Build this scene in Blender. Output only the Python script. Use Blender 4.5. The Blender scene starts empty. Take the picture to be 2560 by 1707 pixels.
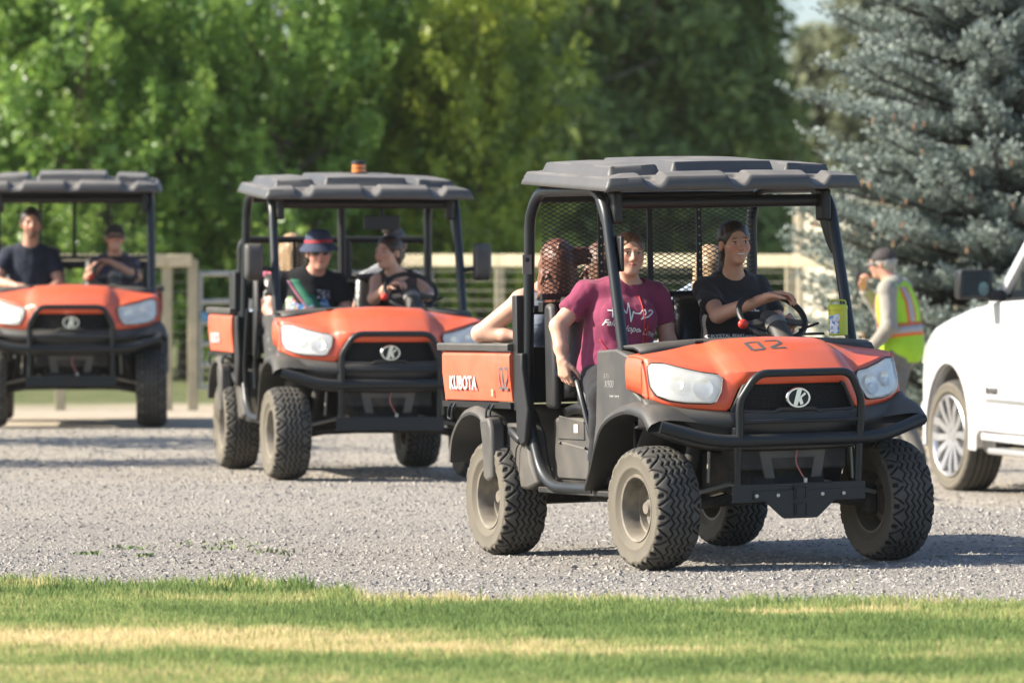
import bpy, bmesh, math, random
import numpy as np
from mathutils import Vector, Matrix, Euler
from mathutils.bvhtree import BVHTree

# ------------------------------------------------------------ camera, sky, sun, exposure
S = bpy.context.scene
CAM_H = 1.55
F_PX, CX, CY, Y_HOR = 14222.0, 1280.0, 853.5, 632.0
cam_d = bpy.data.cameras.new('camera')
cam_d.sensor_width = 36.0
cam_d.lens = 200.0
cam_d.clip_start = 0.5
cam_d.clip_end = 5000
cam = bpy.data.objects.new('camera', cam_d)
S.collection.objects.link(cam)
cam.location = (0, 0, CAM_H)
PITCH = math.atan((CY - Y_HOR) / F_PX)
cam.rotation_euler = (math.pi / 2 - PITCH, 0, 0)
cam_d.dof.use_dof = True
cam_d.dof.focus_distance = 29.4
cam_d.dof.aperture_fstop = 3.4
S.camera = cam

SUN_EL, SUN_AZ = math.radians(33), math.radians(-93)   # azimuth from +Y, clockwise; the sun stands to the left
w = bpy.data.worlds.new('World'); S.world = w; w.use_nodes = True
nt = w.node_tree
sky = nt.nodes.new('ShaderNodeTexSky'); sky.sky_type = 'NISHITA'; sky.sun_disc = False
sky.sun_elevation = SUN_EL; sky.sun_rotation = SUN_AZ
sky.air_density = 0.8; sky.dust_density = 1.3; sky.ozone_density = 2.5
nt.links.new(sky.outputs[0], nt.nodes['Background'].inputs[0])
nt.nodes['Background'].inputs[1].default_value = 0.11
sun_d = bpy.data.lights.new('sun', 'SUN'); sun_d.energy = 4.9; sun_d.angle = math.radians(.53)
sun_d.color = (1.0, .915, .79)
sun = bpy.data.objects.new('sun', sun_d); S.collection.objects.link(sun)
to_sun = Vector((math.sin(SUN_AZ) * math.cos(SUN_EL), math.cos(SUN_AZ) * math.cos(SUN_EL), math.sin(SUN_EL)))
sun.rotation_euler = to_sun.to_track_quat('Z', 'Y').to_euler()
sun.location = to_sun * 60
S.view_settings.view_transform = 'Standard'; S.view_settings.look = 'None'
S.view_settings.gamma = 1.0; S.view_settings.use_curve_mapping = False
S.view_settings.exposure = 1.14
S.cycles.max_bounces = 8; S.cycles.transparent_max_bounces = 12
S.cycles.use_adaptive_sampling = True; S.cycles.use_denoising = True

COL = S.collection
rng = np.random.default_rng(7)
random.seed(7)
# ------------------------------------------------------------ helpers
def pix(x, y, D):
    """photo pixel (2560 wide) at depth D along world +Y -> world point"""
    c, s = math.cos(PITCH), math.sin(PITCH)
    u = -(y - CY) / F_PX
    # ray in camera frame: right, up, forward -> world
    d = Vector(((x - CX) / F_PX, c + u * s, u * c - s))
    d *= D / d.y
    return Vector((0, 0, CAM_H)) + d

def setp(o, label=None, cat=None, group=None, kind=None):
    if label: o['label'] = label
    if cat: o['category'] = cat
    if group: o['group'] = group
    if kind: o['kind'] = kind
    return o

def empty(name, loc=(0, 0, 0), rz=0.0):
    o = bpy.data.objects.new(name, None); COL.objects.link(o)
    o.location = loc; o.rotation_euler = (0, 0, rz); o.empty_display_size = .2
    return o

def link(name, me, parent=None, mat=None):
    o = bpy.data.objects.new(name, me); COL.objects.link(o)
    if mat is not None and not me.materials: me.materials.append(mat)
    if parent is not None: o.parent = parent
    return o

def copy_tree(o, parent=None):
    c = o.copy(); COL.objects.link(c); c.parent = parent
    for ch in [x for x in bpy.data.objects if x.parent == o]:
        copy_tree(ch, c)
    return c

def np_mesh(name, V, F, smooth=False):
    """V (n,3), F (m,k) int arrays -> mesh, fast"""
    V = np.asarray(V, np.float32); F = np.asarray(F, np.int32)
    me = bpy.data.meshes.new(name)
    m, k = F.shape
    me.vertices.add(len(V)); me.vertices.foreach_set('co', V.ravel())
    me.loops.add(m * k); me.loops.foreach_set('vertex_index', F.ravel())
    me.polygons.add(m); me.polygons.foreach_set('loop_start', np.arange(m, dtype=np.int32) * k)
    me.polygons.foreach_set('loop_total', np.full(m, k, np.int32))
    me.polygons.foreach_set('use_smooth', np.full(m, smooth, bool))
    me.update(calc_edges=True)
    return me

def vattr(me, name, arr, typ='FLOAT'):
    a = me.attributes.new(name, typ, 'POINT')
    if typ == 'FLOAT': a.data.foreach_set('value', np.asarray(arr, np.float32).ravel())
    else: a.data.foreach_set('vector', np.asarray(arr, np.float32).ravel())

def rounded(pts, rad, seg=5):
    pts = [Vector(p) for p in pts]; out = [pts[0]]
    if not isinstance(rad, (list, tuple)): rad = [rad] * len(pts)
    for i in range(1, len(pts) - 1):
        a, b, c = pts[i - 1], pts[i], pts[i + 1]
        da, dc = (a - b), (c - b)
        r = min(rad[i], da.length * .48, dc.length * .48)
        p0, p2 = b + da.normalized() * r, b + dc.normalized() * r
        for k in range(seg + 1):
            t = k / seg
            out.append(p0.lerp(b, t).lerp(b.lerp(p2, t), t))
    out.append(pts[-1]); return out

class MB:
    def __init__(s): s.v = []; s.f = []
    def add(s, vs, fs):
        o = len(s.v); s.v += [tuple(p) for p in vs]; s.f += [tuple(i + o for i in f) for f in fs]; return s
    def box(s, c, d, M=None):
        x, y, z = d[0] / 2, d[1] / 2, d[2] / 2
        P = [Vector((a * x, b * y, e * z)) for a in (-1, 1) for b in (-1, 1) for e in (-1, 1)]
        if M is not None: P = [M @ p for p in P]
        P = [p + Vector(c) for p in P]
        return s.add(P, [(0, 1, 3, 2), (4, 6, 7, 5), (0, 4, 5, 1), (2, 3, 7, 6), (0, 2, 6, 4), (1, 5, 7, 3)])
    def bar(s, a, b, w, h, up=(0, 0, 1)):
        a, b = Vector(a), Vector(b); d = (b - a); L = d.length; d.normalize()
        sd = d.cross(Vector(up)).normalized(); u = sd.cross(d)
        P = []
        for p in (a, b):
            for i, j in ((-1, -1), (1, -1), (1, 1), (-1, 1)): P.append(p + sd * (i * w / 2) + u * (j * h / 2))
        return s.add(P, [(3, 2, 1, 0), (4, 5, 6, 7), (0, 1, 5, 4), (1, 2, 6, 5), (2, 3, 7, 6), (3, 0, 4, 7)])
    def tube(s, path, r, n=10, closed=False, squash=None):
        path = [Vector(p) for p in path]; m = len(path)
        rs = r if isinstance(r, (list, tuple)) else [r] * m
        T = []
        for i in range(m):
            if closed: t = path[(i + 1) % m] - path[i - 1]
            else: t = path[min(i + 1, m - 1)] - path[max(i - 1, 0)]
            T.append(t.normalized())
        up = Vector((0, 0, 1)) if abs(T[0].z) < .9 else Vector((1, 0, 0))
        N = (up - T[0] * up.dot(T[0])).normalized(); V = []
        for i in range(m):
            if i:
                N = N - T[i] * N.dot(T[i])
                N = N.normalized() if N.length > 1e-6 else T[i].orthogonal().normalized()
            B = T[i].cross(N)
            for k in range(n):
                a = 2 * math.pi * k / n
                V.append(path[i] + (N * math.cos(a) + B * math.sin(a)) * rs[i])
        F = []
        for i in range(m if closed else m - 1):
            j = (i + 1) % m
            for k in range(n):
                l = (k + 1) % n
                F.append((i * n + k, i * n + l, j * n + l, j * n + k))
        if not closed:
            F.append(tuple(reversed(range(n)))); F.append(tuple((m - 1) * n + k for k in range(n)))
        return s.add(V, F)
    def prism(s, poly, ax, a, b):
        """poly: 2D points in the two other axes (cyclic order), extruded along ax from a to b"""
        def P(p, h):
            q = [0, 0, 0]; o = [i for i in range(3) if i != ax]
            q[ax] = h; q[o[0]] = p[0]; q[o[1]] = p[1]; return q
        n = len(poly)
        V = [P(p, a) for p in poly] + [P(p, b) for p in poly]
        F = [tuple(range(n)), tuple(range(2 * n - 1, n - 1, -1))]
        F += [(i, i + n, (i + 1) % n + n, (i + 1) % n) for i in range(n)]
        return s.add(V, F)
    def lathe(s, prof, n=24, M=None, caps=True):
        """prof: (r,h) about local Z; M places it"""
        V = []; F = []
        for r, h in prof:
            for k in range(n):
                a = 2 * math.pi * k / n
                p = Vector((r * math.cos(a), r * math.sin(a), h)); V.append(M @ p if M is not None else p)
        for i in range(len(prof) - 1):
            for k in range(n):
                l = (k + 1) % n
                F.append((i * n + k, i * n + l, (i + 1) * n + l, (i + 1) * n + k))
        if caps and prof[0][0] > 1e-5: F.append(tuple(reversed(range(n))))
        if caps and prof[-1][0] > 1e-5: F.append(tuple((len(prof) - 1) * n + k for k in range(n)))
        return s.add(V, F)
    def grid(s, rows, closed=False):
        m, n = len(rows), len(rows[0]); V = [p for r in rows for p in r]; F = []
        for i in range(m - 1):
            for k in range(n if closed else n - 1):
                l = (k + 1) % n
                F.append((i * n + k, i * n + l, (i + 1) * n + l, (i + 1) * n + k))
        return s.add(V, F)
    def ball(s, c, r, n=10, m=6, sc=(1, 1, 1), M=None):
        rows = []
        for i in range(m + 1):
            t = math.pi * i / m; row = []
            for k in range(n):
                a = 2 * math.pi * k / n
                p = Vector((r * sc[0] * math.sin(t) * math.cos(a), r * sc[1] * math.sin(t) * math.sin(a), r * sc[2] * math.cos(t)))
                if M is not None: p = M @ p
                row.append(p + Vector(c))
            rows.append(row)
        return s.grid(rows, closed=True)
    def mesh(s, name='m', smooth=35, recalc=True):
        me = bpy.data.meshes.new(name); me.from_pydata(s.v, [], s.f); me.update()
        if recalc:
            bm = bmesh.new(); bm.from_mesh(me); bmesh.ops.recalc_face_normals(bm, faces=bm.faces); bm.to_mesh(me); bm.free()
        if smooth:
            me.polygons.foreach_set('use_smooth', [True] * len(me.polygons))
            me.set_sharp_from_angle(angle=math.radians(smooth))
        return me
    def build(s, name, mat, parent=None, smooth=35, bevel=0, solid=0, sub=0, recalc=True, bseg=2):
        o = link(name, s.mesh(name, smooth, recalc), parent, mat)
        if solid:
            md = o.modifiers.new('solid', 'SOLIDIFY'); md.thickness = solid; md.offset = -1
        if bevel:
            md = o.modifiers.new('bevel', 'BEVEL'); md.width = bevel; md.segments = bseg; md.limit_method = 'ANGLE'; md.angle_limit = math.radians(40)
        if sub:
            md = o.modifiers.new('sub', 'SUBSURF'); md.levels = sub; md.render_levels = sub
        return o

def text_mesh(txt, size, extrude=0.0, offset=0.0, align='CENTER', shear=0.0, space=1.0):
    cu = bpy.data.curves.new('text', 'FONT'); cu.body = txt; cu.size = size; cu.align_x = align; cu.align_y = 'CENTER'
    cu.extrude = extrude; cu.offset = offset; cu.shear = shear; cu.space_character = space; cu.resolution_u = 3
    o = bpy.data.objects.new('text', cu); COL.objects.link(o)
    dg = bpy.context.evaluated_depsgraph_get()
    me = bpy.data.meshes.new_from_object(o.evaluated_get(dg))
    bpy.data.objects.remove(o); bpy.data.curves.remove(cu)
    me.materials.clear()
    return me

# ------------------------------------------------------------ materials
MATS = {}
def mat(name, col, rough=.5, metal=0.0, col2=None, scale=8.0, bump=0.0, bscale=60.0, dust=0.0, dustcol=(.42, .37, .29),
        coat=0.0, spec=.5, mixfac=(.35, .65), dustz=(.2, .95), trans=0.0, emit=None, sheen=0.0, lowdust=None):
    if name in MATS: return MATS[name]
    m = bpy.data.materials.new(name); m.use_nodes = True; MATS[name] = m
    nt = m.node_tree; N = nt.nodes; L = nt.links; b = N['Principled BSDF']
    tc = N.new('ShaderNodeTexCoord')
    b.inputs['Roughness'].default_value = rough; b.inputs['Metallic'].default_value = metal
    b.inputs['Specular IOR Level'].default_value = spec
    b.inputs['Coat Weight'].default_value = coat
    b.inputs['Coat Roughness'].default_value = .12
    b.inputs['Sheen Weight'].default_value = sheen
    c = N.new('ShaderNodeRGB'); c.outputs[0].default_value = (*col, 1); out = c.outputs[0]
    if col2:
        ns = N.new('ShaderNodeTexNoise'); ns.inputs['Scale'].default_value = scale; ns.inputs['Detail'].default_value = 5
        ns.inputs['Roughness'].default_value = .6
        L.new(tc.outputs['Object'], ns.inputs['Vector'])
        mr = N.new('ShaderNodeMapRange'); mr.inputs[1].default_value = mixfac[0]; mr.inputs[2].default_value = mixfac[1]
        L.new(ns.outputs[0], mr.inputs[0])
        mx = N.new('ShaderNodeMix'); mx.data_type = 'RGBA'
        L.new(mr.outputs[0], mx.inputs[0]); L.new(out, mx.inputs[6]); mx.inputs[7].default_value = (*col2, 1); out = mx.outputs[2]
    if dust:
        ge = N.new('ShaderNodeNewGeometry'); sp = N.new('ShaderNodeSeparateXYZ'); L.new(ge.outputs['Normal'], sp.inputs[0])
        mr = N.new('ShaderNodeMapRange'); mr.inputs[1].default_value = dustz[0]; mr.inputs[2].default_value = dustz[1]
        L.new(sp.outputs[2], mr.inputs[0])
        n2 = N.new('ShaderNodeTexNoise'); n2.inputs['Scale'].default_value = 5; n2.inputs['Detail'].default_value = 6
        L.new(tc.outputs['Object'], n2.inputs['Vector'])
        mu = N.new('ShaderNodeMath'); mu.operation = 'MULTIPLY'; L.new(mr.outputs[0], mu.inputs[0])
        mm = N.new('ShaderNodeMapRange'); mm.inputs[1].default_value = .3; mm.inputs[2].default_value = .7
        mm.inputs[3].default_value = dust * .45; mm.inputs[4].default_value = dust
        L.new(n2.outputs[0], mm.inputs[0]); L.new(mm.outputs[0], mu.inputs[1])
        fac = mu.outputs[0]
        if lowdust:   # road dust thrown up from below: strength, height it fades at (object z)
            so = N.new('ShaderNodeSeparateXYZ'); L.new(tc.outputs['Object'], so.inputs[0])
            lr = N.new('ShaderNodeMapRange'); lr.inputs[1].default_value = lowdust[1]; lr.inputs[2].default_value = 0.2
            lr.inputs[3].default_value = 0; lr.inputs[4].default_value = lowdust[0]; L.new(so.outputs[2], lr.inputs[0])
            m2 = N.new('ShaderNodeMath'); m2.operation = 'MULTIPLY'; L.new(lr.outputs[0], m2.inputs[0]); L.new(mm.outputs[0], m2.inputs[1])
            m2.inputs[1].default_value = 1
            mA = N.new('ShaderNodeMath'); mA.operation = 'ADD'; mA.use_clamp = True
            L.new(fac, mA.inputs[0]); L.new(m2.outputs[0], mA.inputs[1]); fac = mA.outputs[0]
        mx = N.new('ShaderNodeMix'); mx.data_type = 'RGBA'
        L.new(fac, mx.inputs[0]); L.new(out, mx.inputs[6]); mx.inputs[7].default_value = (*dustcol, 1); out = mx.outputs[2]
        rr = N.new('ShaderNodeMapRange'); rr.inputs[3].default_value = rough; rr.inputs[4].default_value = .85
        L.new(fac, rr.inputs[0]); L.new(rr.outputs[0], b.inputs['Roughness'])
    L.new(out, b.inputs['Base Color'])
    if bump:
        nb = N.new('ShaderNodeTexNoise'); nb.inputs['Scale'].default_value = bscale; nb.inputs['Detail'].default_value = 4
        L.new(tc.outputs['Object'], nb.inputs['Vector'])
        bp = N.new('ShaderNodeBump'); bp.inputs['Strength'].default_value = bump; bp.inputs['Distance'].default_value = .01
        L.new(nb.outputs[0], bp.inputs['Height']); L.new(bp.outputs[0], b.inputs['Normal'])
    if emit:
        b.inputs['Emission Color'].default_value = (*emit[0], 1); b.inputs['Emission Strength'].default_value = emit[1]
    return m

def vnoise(x, y, seed=0):
    """smooth value noise, vectorised, period 256"""
    r = np.random.default_rng(seed); g = r.random((257, 257)).astype(np.float32)
    xi = np.floor(x).astype(int); yi = np.floor(y).astype(int); fx = x - xi; fy = y - yi
    fx = fx * fx * (3 - 2 * fx); fy = fy * fy * (3 - 2 * fy); xi &= 255; yi &= 255
    return (g[xi, yi] * (1 - fx) + g[xi + 1, yi] * fx) * (1 - fy) + (g[xi, yi + 1] * (1 - fx) + g[xi + 1, yi + 1] * fx) * fy

def fbm(x, y, seed=0, o=4):
    s = 0; a = .5; t = 0
    for i in range(o):
        s = s + a * vnoise(x * 2 ** i, y * 2 ** i, seed + i); t += a; a *= .5
    return s / t

def sstep(a, b, x):
    t = np.clip((x - a) / (b - a), 0, 1); return t * t * (3 - 2 * t)
def lerp(a, b, t): return a + (b - a) * t
def interp(x, xs, ys): return float(np.interp(x, xs, ys))
# ------------------------------------------------------------ where the vehicles stand, and the ground under them
R_ = math.radians
POSE = {'v1': ((.965, 30.27, -.07), (R_(-.6), R_(-.98), R_(22.3))),
        'v2': ((-1.114, 39.91, .0035), (0, 0, R_(12.4))),
        'v3': ((-3.70, 48.01, .11), (0, 0, R_(3.5)))}
def pose_matrix(k): return Matrix.Translation(POSE[k][0]) @ Euler(POSE[k][1]).to_matrix().to_4x4()
_n = Euler(POSE['v1'][1]).to_matrix() @ Vector((0, 0, 1))
ANCH = [(.965, 30.27, -.07, -_n.x / _n.z, -_n.y / _n.z, 2.0), (-1.114, 39.91, .0035, 0, 0, 2.0), (-3.634, 48.01, .11, 0, 0, 2.2),
        (3.6, 40.8, -.21, 0, 0, 1.7), (0, 23.5, -.08, 0, 0, 2.6), (-3, 27, -.075, 0, 0, 2), (3.4, 45.0, -.16, 0, 0, 1.5)]
def gz(x, y):
    x = np.asarray(x, float); y = np.asarray(y, float)
    W = np.full(np.broadcast(x, y).shape, .02); Z = W * -.03
    for ax, ay, az, sx, sy, sg in ANCH:
        dx, dy = x - ax, y - ay
        w_ = np.exp(-(dx * dx + dy * dy) / (2 * sg * sg))
        Z = Z + w_ * (az + sx * np.clip(dx, -1.6, 1.6) + sy * np.clip(dy, -2, 2)); W = W + w_
    return Z / W
def gpt(x, y): return float(gz(x, y))

def edge_y(x):   # far border of the mown grass
    return 26.05 - .08 * x + .55 * (fbm(x * 2.3 + 40, x * 0 + 3., 5) - .5) + .95 * sstep(-.62, -1.05, x)

def sheet(name, xs, ys, mat_, zoff=0.0, attr=None):
    X, Y = np.meshgrid(xs, ys); Z = gz(X, Y) + zoff
    V = np.stack([X, Y, Z], -1).reshape(-1, 3); n = len(xs); m = len(ys)
    i = np.arange(m - 1)[:, None] * n + np.arange(n - 1)[None]; i = i.ravel()
    F = np.stack([i, i + 1, i + n + 1, i + n], 1)
    me = np_mesh(name, V, F, True)
    o = link(name, me, None, mat_); return o

def ground_mat():
    m = bpy.data.materials.new('gravel_ground'); m.use_nodes = True
    nt = m.node_tree; N = nt.nodes; L = nt.links; b = N['Principled BSDF']
    tc = N.new('ShaderNodeTexCoord'); P = tc.outputs['Object']
    b.inputs['Roughness'].default_value = .95; b.inputs['Specular IOR Level'].default_value = .15
    def noise(sc, det=4, rough=.6, vec=P):
        n = N.new('ShaderNodeTexNoise'); n.inputs['Scale'].default_value = sc; n.inputs['Detail'].default_value = det
        n.inputs['Roughness'].default_value = rough; L.new(vec, n.inputs['Vector']); return n.outputs[0]
    def rng_(v, a, b_, c=0, d=1):
        r = N.new('ShaderNodeMapRange'); r.inputs[1].default_value = a; r.inputs[2].default_value = b_
        r.inputs[3].default_value = c; r.inputs[4].default_value = d; L.new(v, r.inputs[0]); return r.outputs[0]
    def mix(f, a, b_):
        x = N.new('ShaderNodeMix'); x.data_type = 'RGBA'; L.new(f, x.inputs[0])
        for s, k in ((6, a), (7, b_)):
            if isinstance(k, tuple): x.inputs[s].default_value = (*k, 1)
            else: L.new(k, x.inputs[s])
        return x.outputs[2]
    def math_(op, a, b_):
        x = N.new('ShaderNodeMath'); x.operation = op
        for s, k in ((0, a), (1, b_)):
            if isinstance(k, (int, float)): x.inputs[s].default_value = k
            else: L.new(k, x.inputs[s])
        return x.outputs[0]
    vo = N.new('ShaderNodeTexVoronoi'); vo.inputs['Scale'].default_value = 50; L.new(P, vo.inputs['Vector'])
    v2 = N.new('ShaderNodeTexVoronoi'); v2.inputs['Scale'].default_value = 130; L.new(P, v2.inputs['Vector'])
    sepc = N.new('ShaderNodeSeparateColor'); L.new(vo.outputs['Color'], sepc.inputs[0])
    stone = mix(rng_(sepc.outputs[0], 0, 1), (.205, .19, .172), (.365, .338, .298))
    stone = mix(rng_(noise(9, 6), .35, .7, 0, .6), stone, (.30, .277, .242))
    # long wheel-track bands of fine dust
    mp = N.new('ShaderNodeMapping'); mp.inputs['Scale'].default_value = (.16, .9, 1); L.new(P, mp.inputs['Vector'])
    stone = mix(rng_(noise(1.0, 3, .5, mp.outputs[0]), .42, .68, 0, .7), stone, (.385, .348, .29))
    sep0 = N.new('ShaderNodeSeparateXYZ'); L.new(P, sep0.inputs[0])
    stone = mix(math_('MULTIPLY', rng_(sep0.outputs[1], 31, 41), rng_(noise(.8, 4), .3, .6, .45, .85)), stone, (.47, .42, .34))
    sep = N.new('ShaderNodeSeparateXYZ'); L.new(P, sep.inputs[0])
    yy = math_('ADD', sep.outputs[1], rng_(noise(.5, 3), 0, 1, -2, 2))
    dirt = mix(rng_(noise(6, 5), .3, .7), (.50, .42, .30), (.60, .51, .385))
    c = mix(rng_(yy, 45.5, 48.5), stone, dirt)
    field = mix(rng_(noise(3, 5), .35, .65), (.10, .145, .05), (.21, .20, .09))
    c = mix(rng_(yy, 57.5, 60.5), c, field)
    L.new(c, b.inputs['Base Color'])
    h = math_('ADD', rng_(vo.outputs['Distance'], 0, .9, 1, 0), rng_(v2.outputs['Distance'], 0, .9, .5, 0))
    bp = N.new('ShaderNodeBump'); bp.inputs['Strength'].default_value = .75; bp.inputs['Distance'].default_value = .02
    L.new(h, bp.inputs['Height']); L.new(bp.outputs[0], b.inputs['Normal'])
    return m

xs = np.concatenate([[-900, -400, -150, -60, -25, -14], np.linspace(-9, 9, 130), [14, 25, 60, 150, 400, 900]])
ys = np.concatenate([[-60, 0, 10, 16], np.linspace(18, 62, 220), [66, 72, 80, 95, 120, 170, 260, 500, 1000, 2200]])
setp(sheet('ground', xs, ys, ground_mat()), kind='structure')

# ---- loose stones lying on the gravel
def stone_field(n, box, smin, smax, seed, keep=None):
    r = np.random.default_rng(seed)
    x = r.uniform(box[0], box[1], n); y = box[2] + (box[3] - box[2]) * r.random(n) ** 1.6
    k = (np.abs(x) < y * .115 + .3) & (y > edge_y(x) - .25 + .3 * r.random(n))
    if keep is not None: k &= keep(x, y, r)
    x, y = x[k], y[k]; n = len(x)
    s = smin + (smax - smin) * r.random(n) ** 3
    base = np.array([[1, 0, 0], [0, 1, 0], [-1, 0, 0], [0, -1, 0], [0, 0, 1], [0, 0, -1]], float)
    V = base[None] * (1 + .55 * (r.random((n, 6, 1)) - .5)) + .35 * (r.random((n, 6, 3)) - .5)
    V = V * s[:, None, None] * np.stack([1 + .5 * r.random(n), .8 + .4 * r.random(n), .5 + .35 * r.random(n)], -1)[:, None]
    a = r.uniform(0, 6.283, n); ca, sa = np.cos(a)[:, None], np.sin(a)[:, None]
    V = np.stack([V[..., 0] * ca - V[..., 1] * sa, V[..., 0] * sa + V[..., 1] * ca, V[..., 2]], -1)
    V += np.stack([x, y, gz(x, y) + s * .05], -1)[:, None]
    f = np.array([[0, 1, 4], [1, 2, 4], [2, 3, 4], [3, 0, 4]])
    F = (f[None] + (np.arange(n) * 6)[:, None, None]).reshape(-1, 3)
    me = np_mesh('loose_gravel', V.reshape(-1, 3), F)
    vattr(me, 'var', np.repeat(r.random(n), 6)); return me
def attr_mat(name, stops, rough=.9, spec=.2, trans=None, attr='var', gloss=None):
    m = bpy.data.materials.new(name); m.use_nodes = True; N = m.node_tree.nodes; L = m.node_tree.links; b = N['Principled BSDF']
    at = N.new('ShaderNodeAttribute'); at.attribute_name = attr
    cr = N.new('ShaderNodeValToRGB'); el = cr.color_ramp.elements
    el[0].position, el[0].color = stops[0][0], (*stops[0][1], 1); el[1].position, el[1].color = stops[-1][0], (*stops[-1][1], 1)
    for p, c in stops[1:-1]:
        e = el.new(p); e.color = (*c, 1)
    L.new(at.outputs['Fac'], cr.inputs[0]); L.new(cr.outputs[0], b.inputs['Base Color'])
    b.inputs['Roughness'].default_value = rough; b.inputs['Specular IOR Level'].default_value = spec
    if trans:
        tr = N.new('ShaderNodeBsdfTranslucent'); hs = N.new('ShaderNodeHueSaturation'); hs.inputs['Value'].default_value = trans[1]; hs.inputs['Hue'].default_value = .485
        L.new(cr.outputs[0], hs.inputs['Color']); L.new(hs.outputs[0], tr.inputs[0])
        mx = N.new('ShaderNodeMixShader'); mx.inputs[0].default_value = trans[0]
        L.new(b.outputs[0], mx.inputs[1]); L.new(tr.outputs[0], mx.inputs[2]); L.new(mx.outputs[0], N['Material Output'].inputs[0])
    return m
m_st = attr_mat('loose_stone', [(0, (.13, .123, .113)), (.3, (.26, .24, .213)), (1, (.40, .372, .328))])
setp(link('loose_gravel', stone_field(112000, (-5.2, 5.2, 25.5, 47), .0045, .0165, 3), None, m_st),
     'loose grey gravel stones scattered over the drive', 'gravel', kind='stuff')

# ---- mown lawn in the foreground
def lawn_patch(x, y):
    """0 green .. 1 straw"""
    n = fbm(x * .75 + 11, y * 1.6 + 5, 21)
    p = (n - .5) * 1.5
    def blob(px, py, rx, ry):
        D = (CAM_H + .08) * F_PX / (py - Y_HOR); cx = (px - CX) / F_PX * D
        return np.exp(-((x - cx) / rx) ** 2 - ((y - D) / ry) ** 2)
    p = p + 1.0 * blob(250, 1615, 1.1, .7) + .7 * blob(900, 1640, 1.0, .5) + .5 * blob(1400, 1640, .7, .3) + .7 * blob(1300, 1512, .9, .28) + .6 * blob(1800, 1510, .8, .22) + .8 * blob(2100, 1548, .55, .2)
    p = p - .9 * blob(700, 1545, 1.3, .42) - .8 * blob(1500, 1570, 1.6, .4) - .8 * blob(1700, 1690, 2.2, .45) - .7 * blob(150, 1500, .8, .3) - .9 * blob(2350, 1600, .6, .5) + .5 * blob(200, 1700, 1.2, .2)
    p = p * .58 + .8 * (fbm(x * 3.1, y * 6.0, 77) - .5)
    return np.clip(.34 + p, 0, 1)
lm = bpy.data.materials.new('lawn_soil'); lm.use_nodes = True
at = lm.node_tree.nodes.new('ShaderNodeAttribute'); at.attribute_name = 'var'
cr = lm.node_tree.nodes.new('ShaderNodeValToRGB'); cr.color_ramp.elements[0].color = (.15, .19, .06, 1); cr.color_ramp.elements[1].color = (.48, .41, .20, 1)
lm.node_tree.links.new(at.outputs['Fac'], cr.inputs[0]); lm.node_tree.links.new(cr.outputs[0], lm.node_tree.nodes['Principled BSDF'].inputs['Base Color'])
lm.node_tree.nodes['Principled BSDF'].inputs['Roughness'].default_value = 1
lx = np.linspace(-9, 9, 181); t = np.concatenate([np.linspace(0, .9, 60), np.linspace(.905, 1, 30)])
X = np.broadcast_to(lx[None], (90, 181)); EY = edge_y(X); Y = 8 + (EY - .1 - 8) * t[:, None]
Z = gz(X, Y) + .012 - .03 * sstep(.97, 1, t[:, None])
V = np.stack([X, Y, Z], -1).reshape(-1, 3); i = (np.arange(89)[:, None] * 181 + np.arange(180)[None]).ravel()
me = np_mesh('lawn', V, np.stack([i, i + 1, i + 182, i + 181], 1), True); vattr(me, 'var', lawn_patch(X, Y).ravel())
setp(link('lawn', me, None, lm), kind='structure')

def grass(n, seed):
    r = np.random.default_rng(seed)
    y = r.uniform(19.5, 28.6, n); x = r.uniform(-1, 1, n) * (y * .12 + .12)
    e = edge_y(x); d = e - y
    keep = (d > 0) | (r.random(n) < np.exp(-(np.abs(d) / .16)) * .4 * (fbm(x * 9, y * 4, 61) * 2.2 - .4))
    x, y, d = x[keep], y[keep], d[keep]; n = len(x)
    tuft = fbm(x * 6, y * 6, 51); verge = np.exp(-(d / .30) ** 2)
    weed = np.exp(-(d / .55) ** 2) * sstep(-.55, -.85, x) * (fbm(x * 4, y * 3, 62) * 1.6)                      # the rank clover border on the left
    h = (.030 + .026 * r.random(n)) * (.65 + .8 * tuft) * (1 + .25 * verge + .9 * weed * r.random(n))
    wdt = .0027 + .0024 * r.random(n) + .003 * weed
    a = r.uniform(0, 6.283, n); lean = r.normal(0, .45, n); la = r.uniform(0, 6.283, n)
    p = np.stack([x, y, gz(x, y) + .004], -1); dx = np.stack([np.cos(a), np.sin(a), 0 * a], -1) * wdt[:, None]
    tip = p + np.stack([np.cos(la) * lean * h, np.sin(la) * lean * h, h], -1)
    mid = p + np.stack([np.cos(la) * lean * h * .3, np.sin(la) * lean * h * .3, h * .6], -1)
    mid = p * .55 + mid * .45; dx = dx * 1.25
    V = np.stack([p, mid + dx, tip, mid - dx], 1)
    F = np.arange(n * 4).reshape(-1, 4)
    v = np.clip(lawn_patch(x, y) + r.normal(0, .16, n) + .15 * verge * (1 - weed) - .25 * weed + .5 * weed * (fbm(x * 5, y * 5, 9) > .55), 0, 1)
    me = np_mesh('lawn_grass', V.reshape(-1, 3), F); vattr(me, 'var', np.repeat(v, 4)); return me
m_gr = attr_mat('grass_blade', [(0, (.15, .225, .070)), (.3, (.245, .33, .108)), (.55, (.38, .41, .155)), (.8, (.60, .52, .26)), (1, (.69, .60, .34))], rough=.7, spec=.3, trans=(.4, 1.3))
setp(link('lawn_grass', grass(250000, 31), None, m_gr), 'mown green and straw yellow lawn grass in the foreground', 'grass', kind='stuff')

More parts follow.
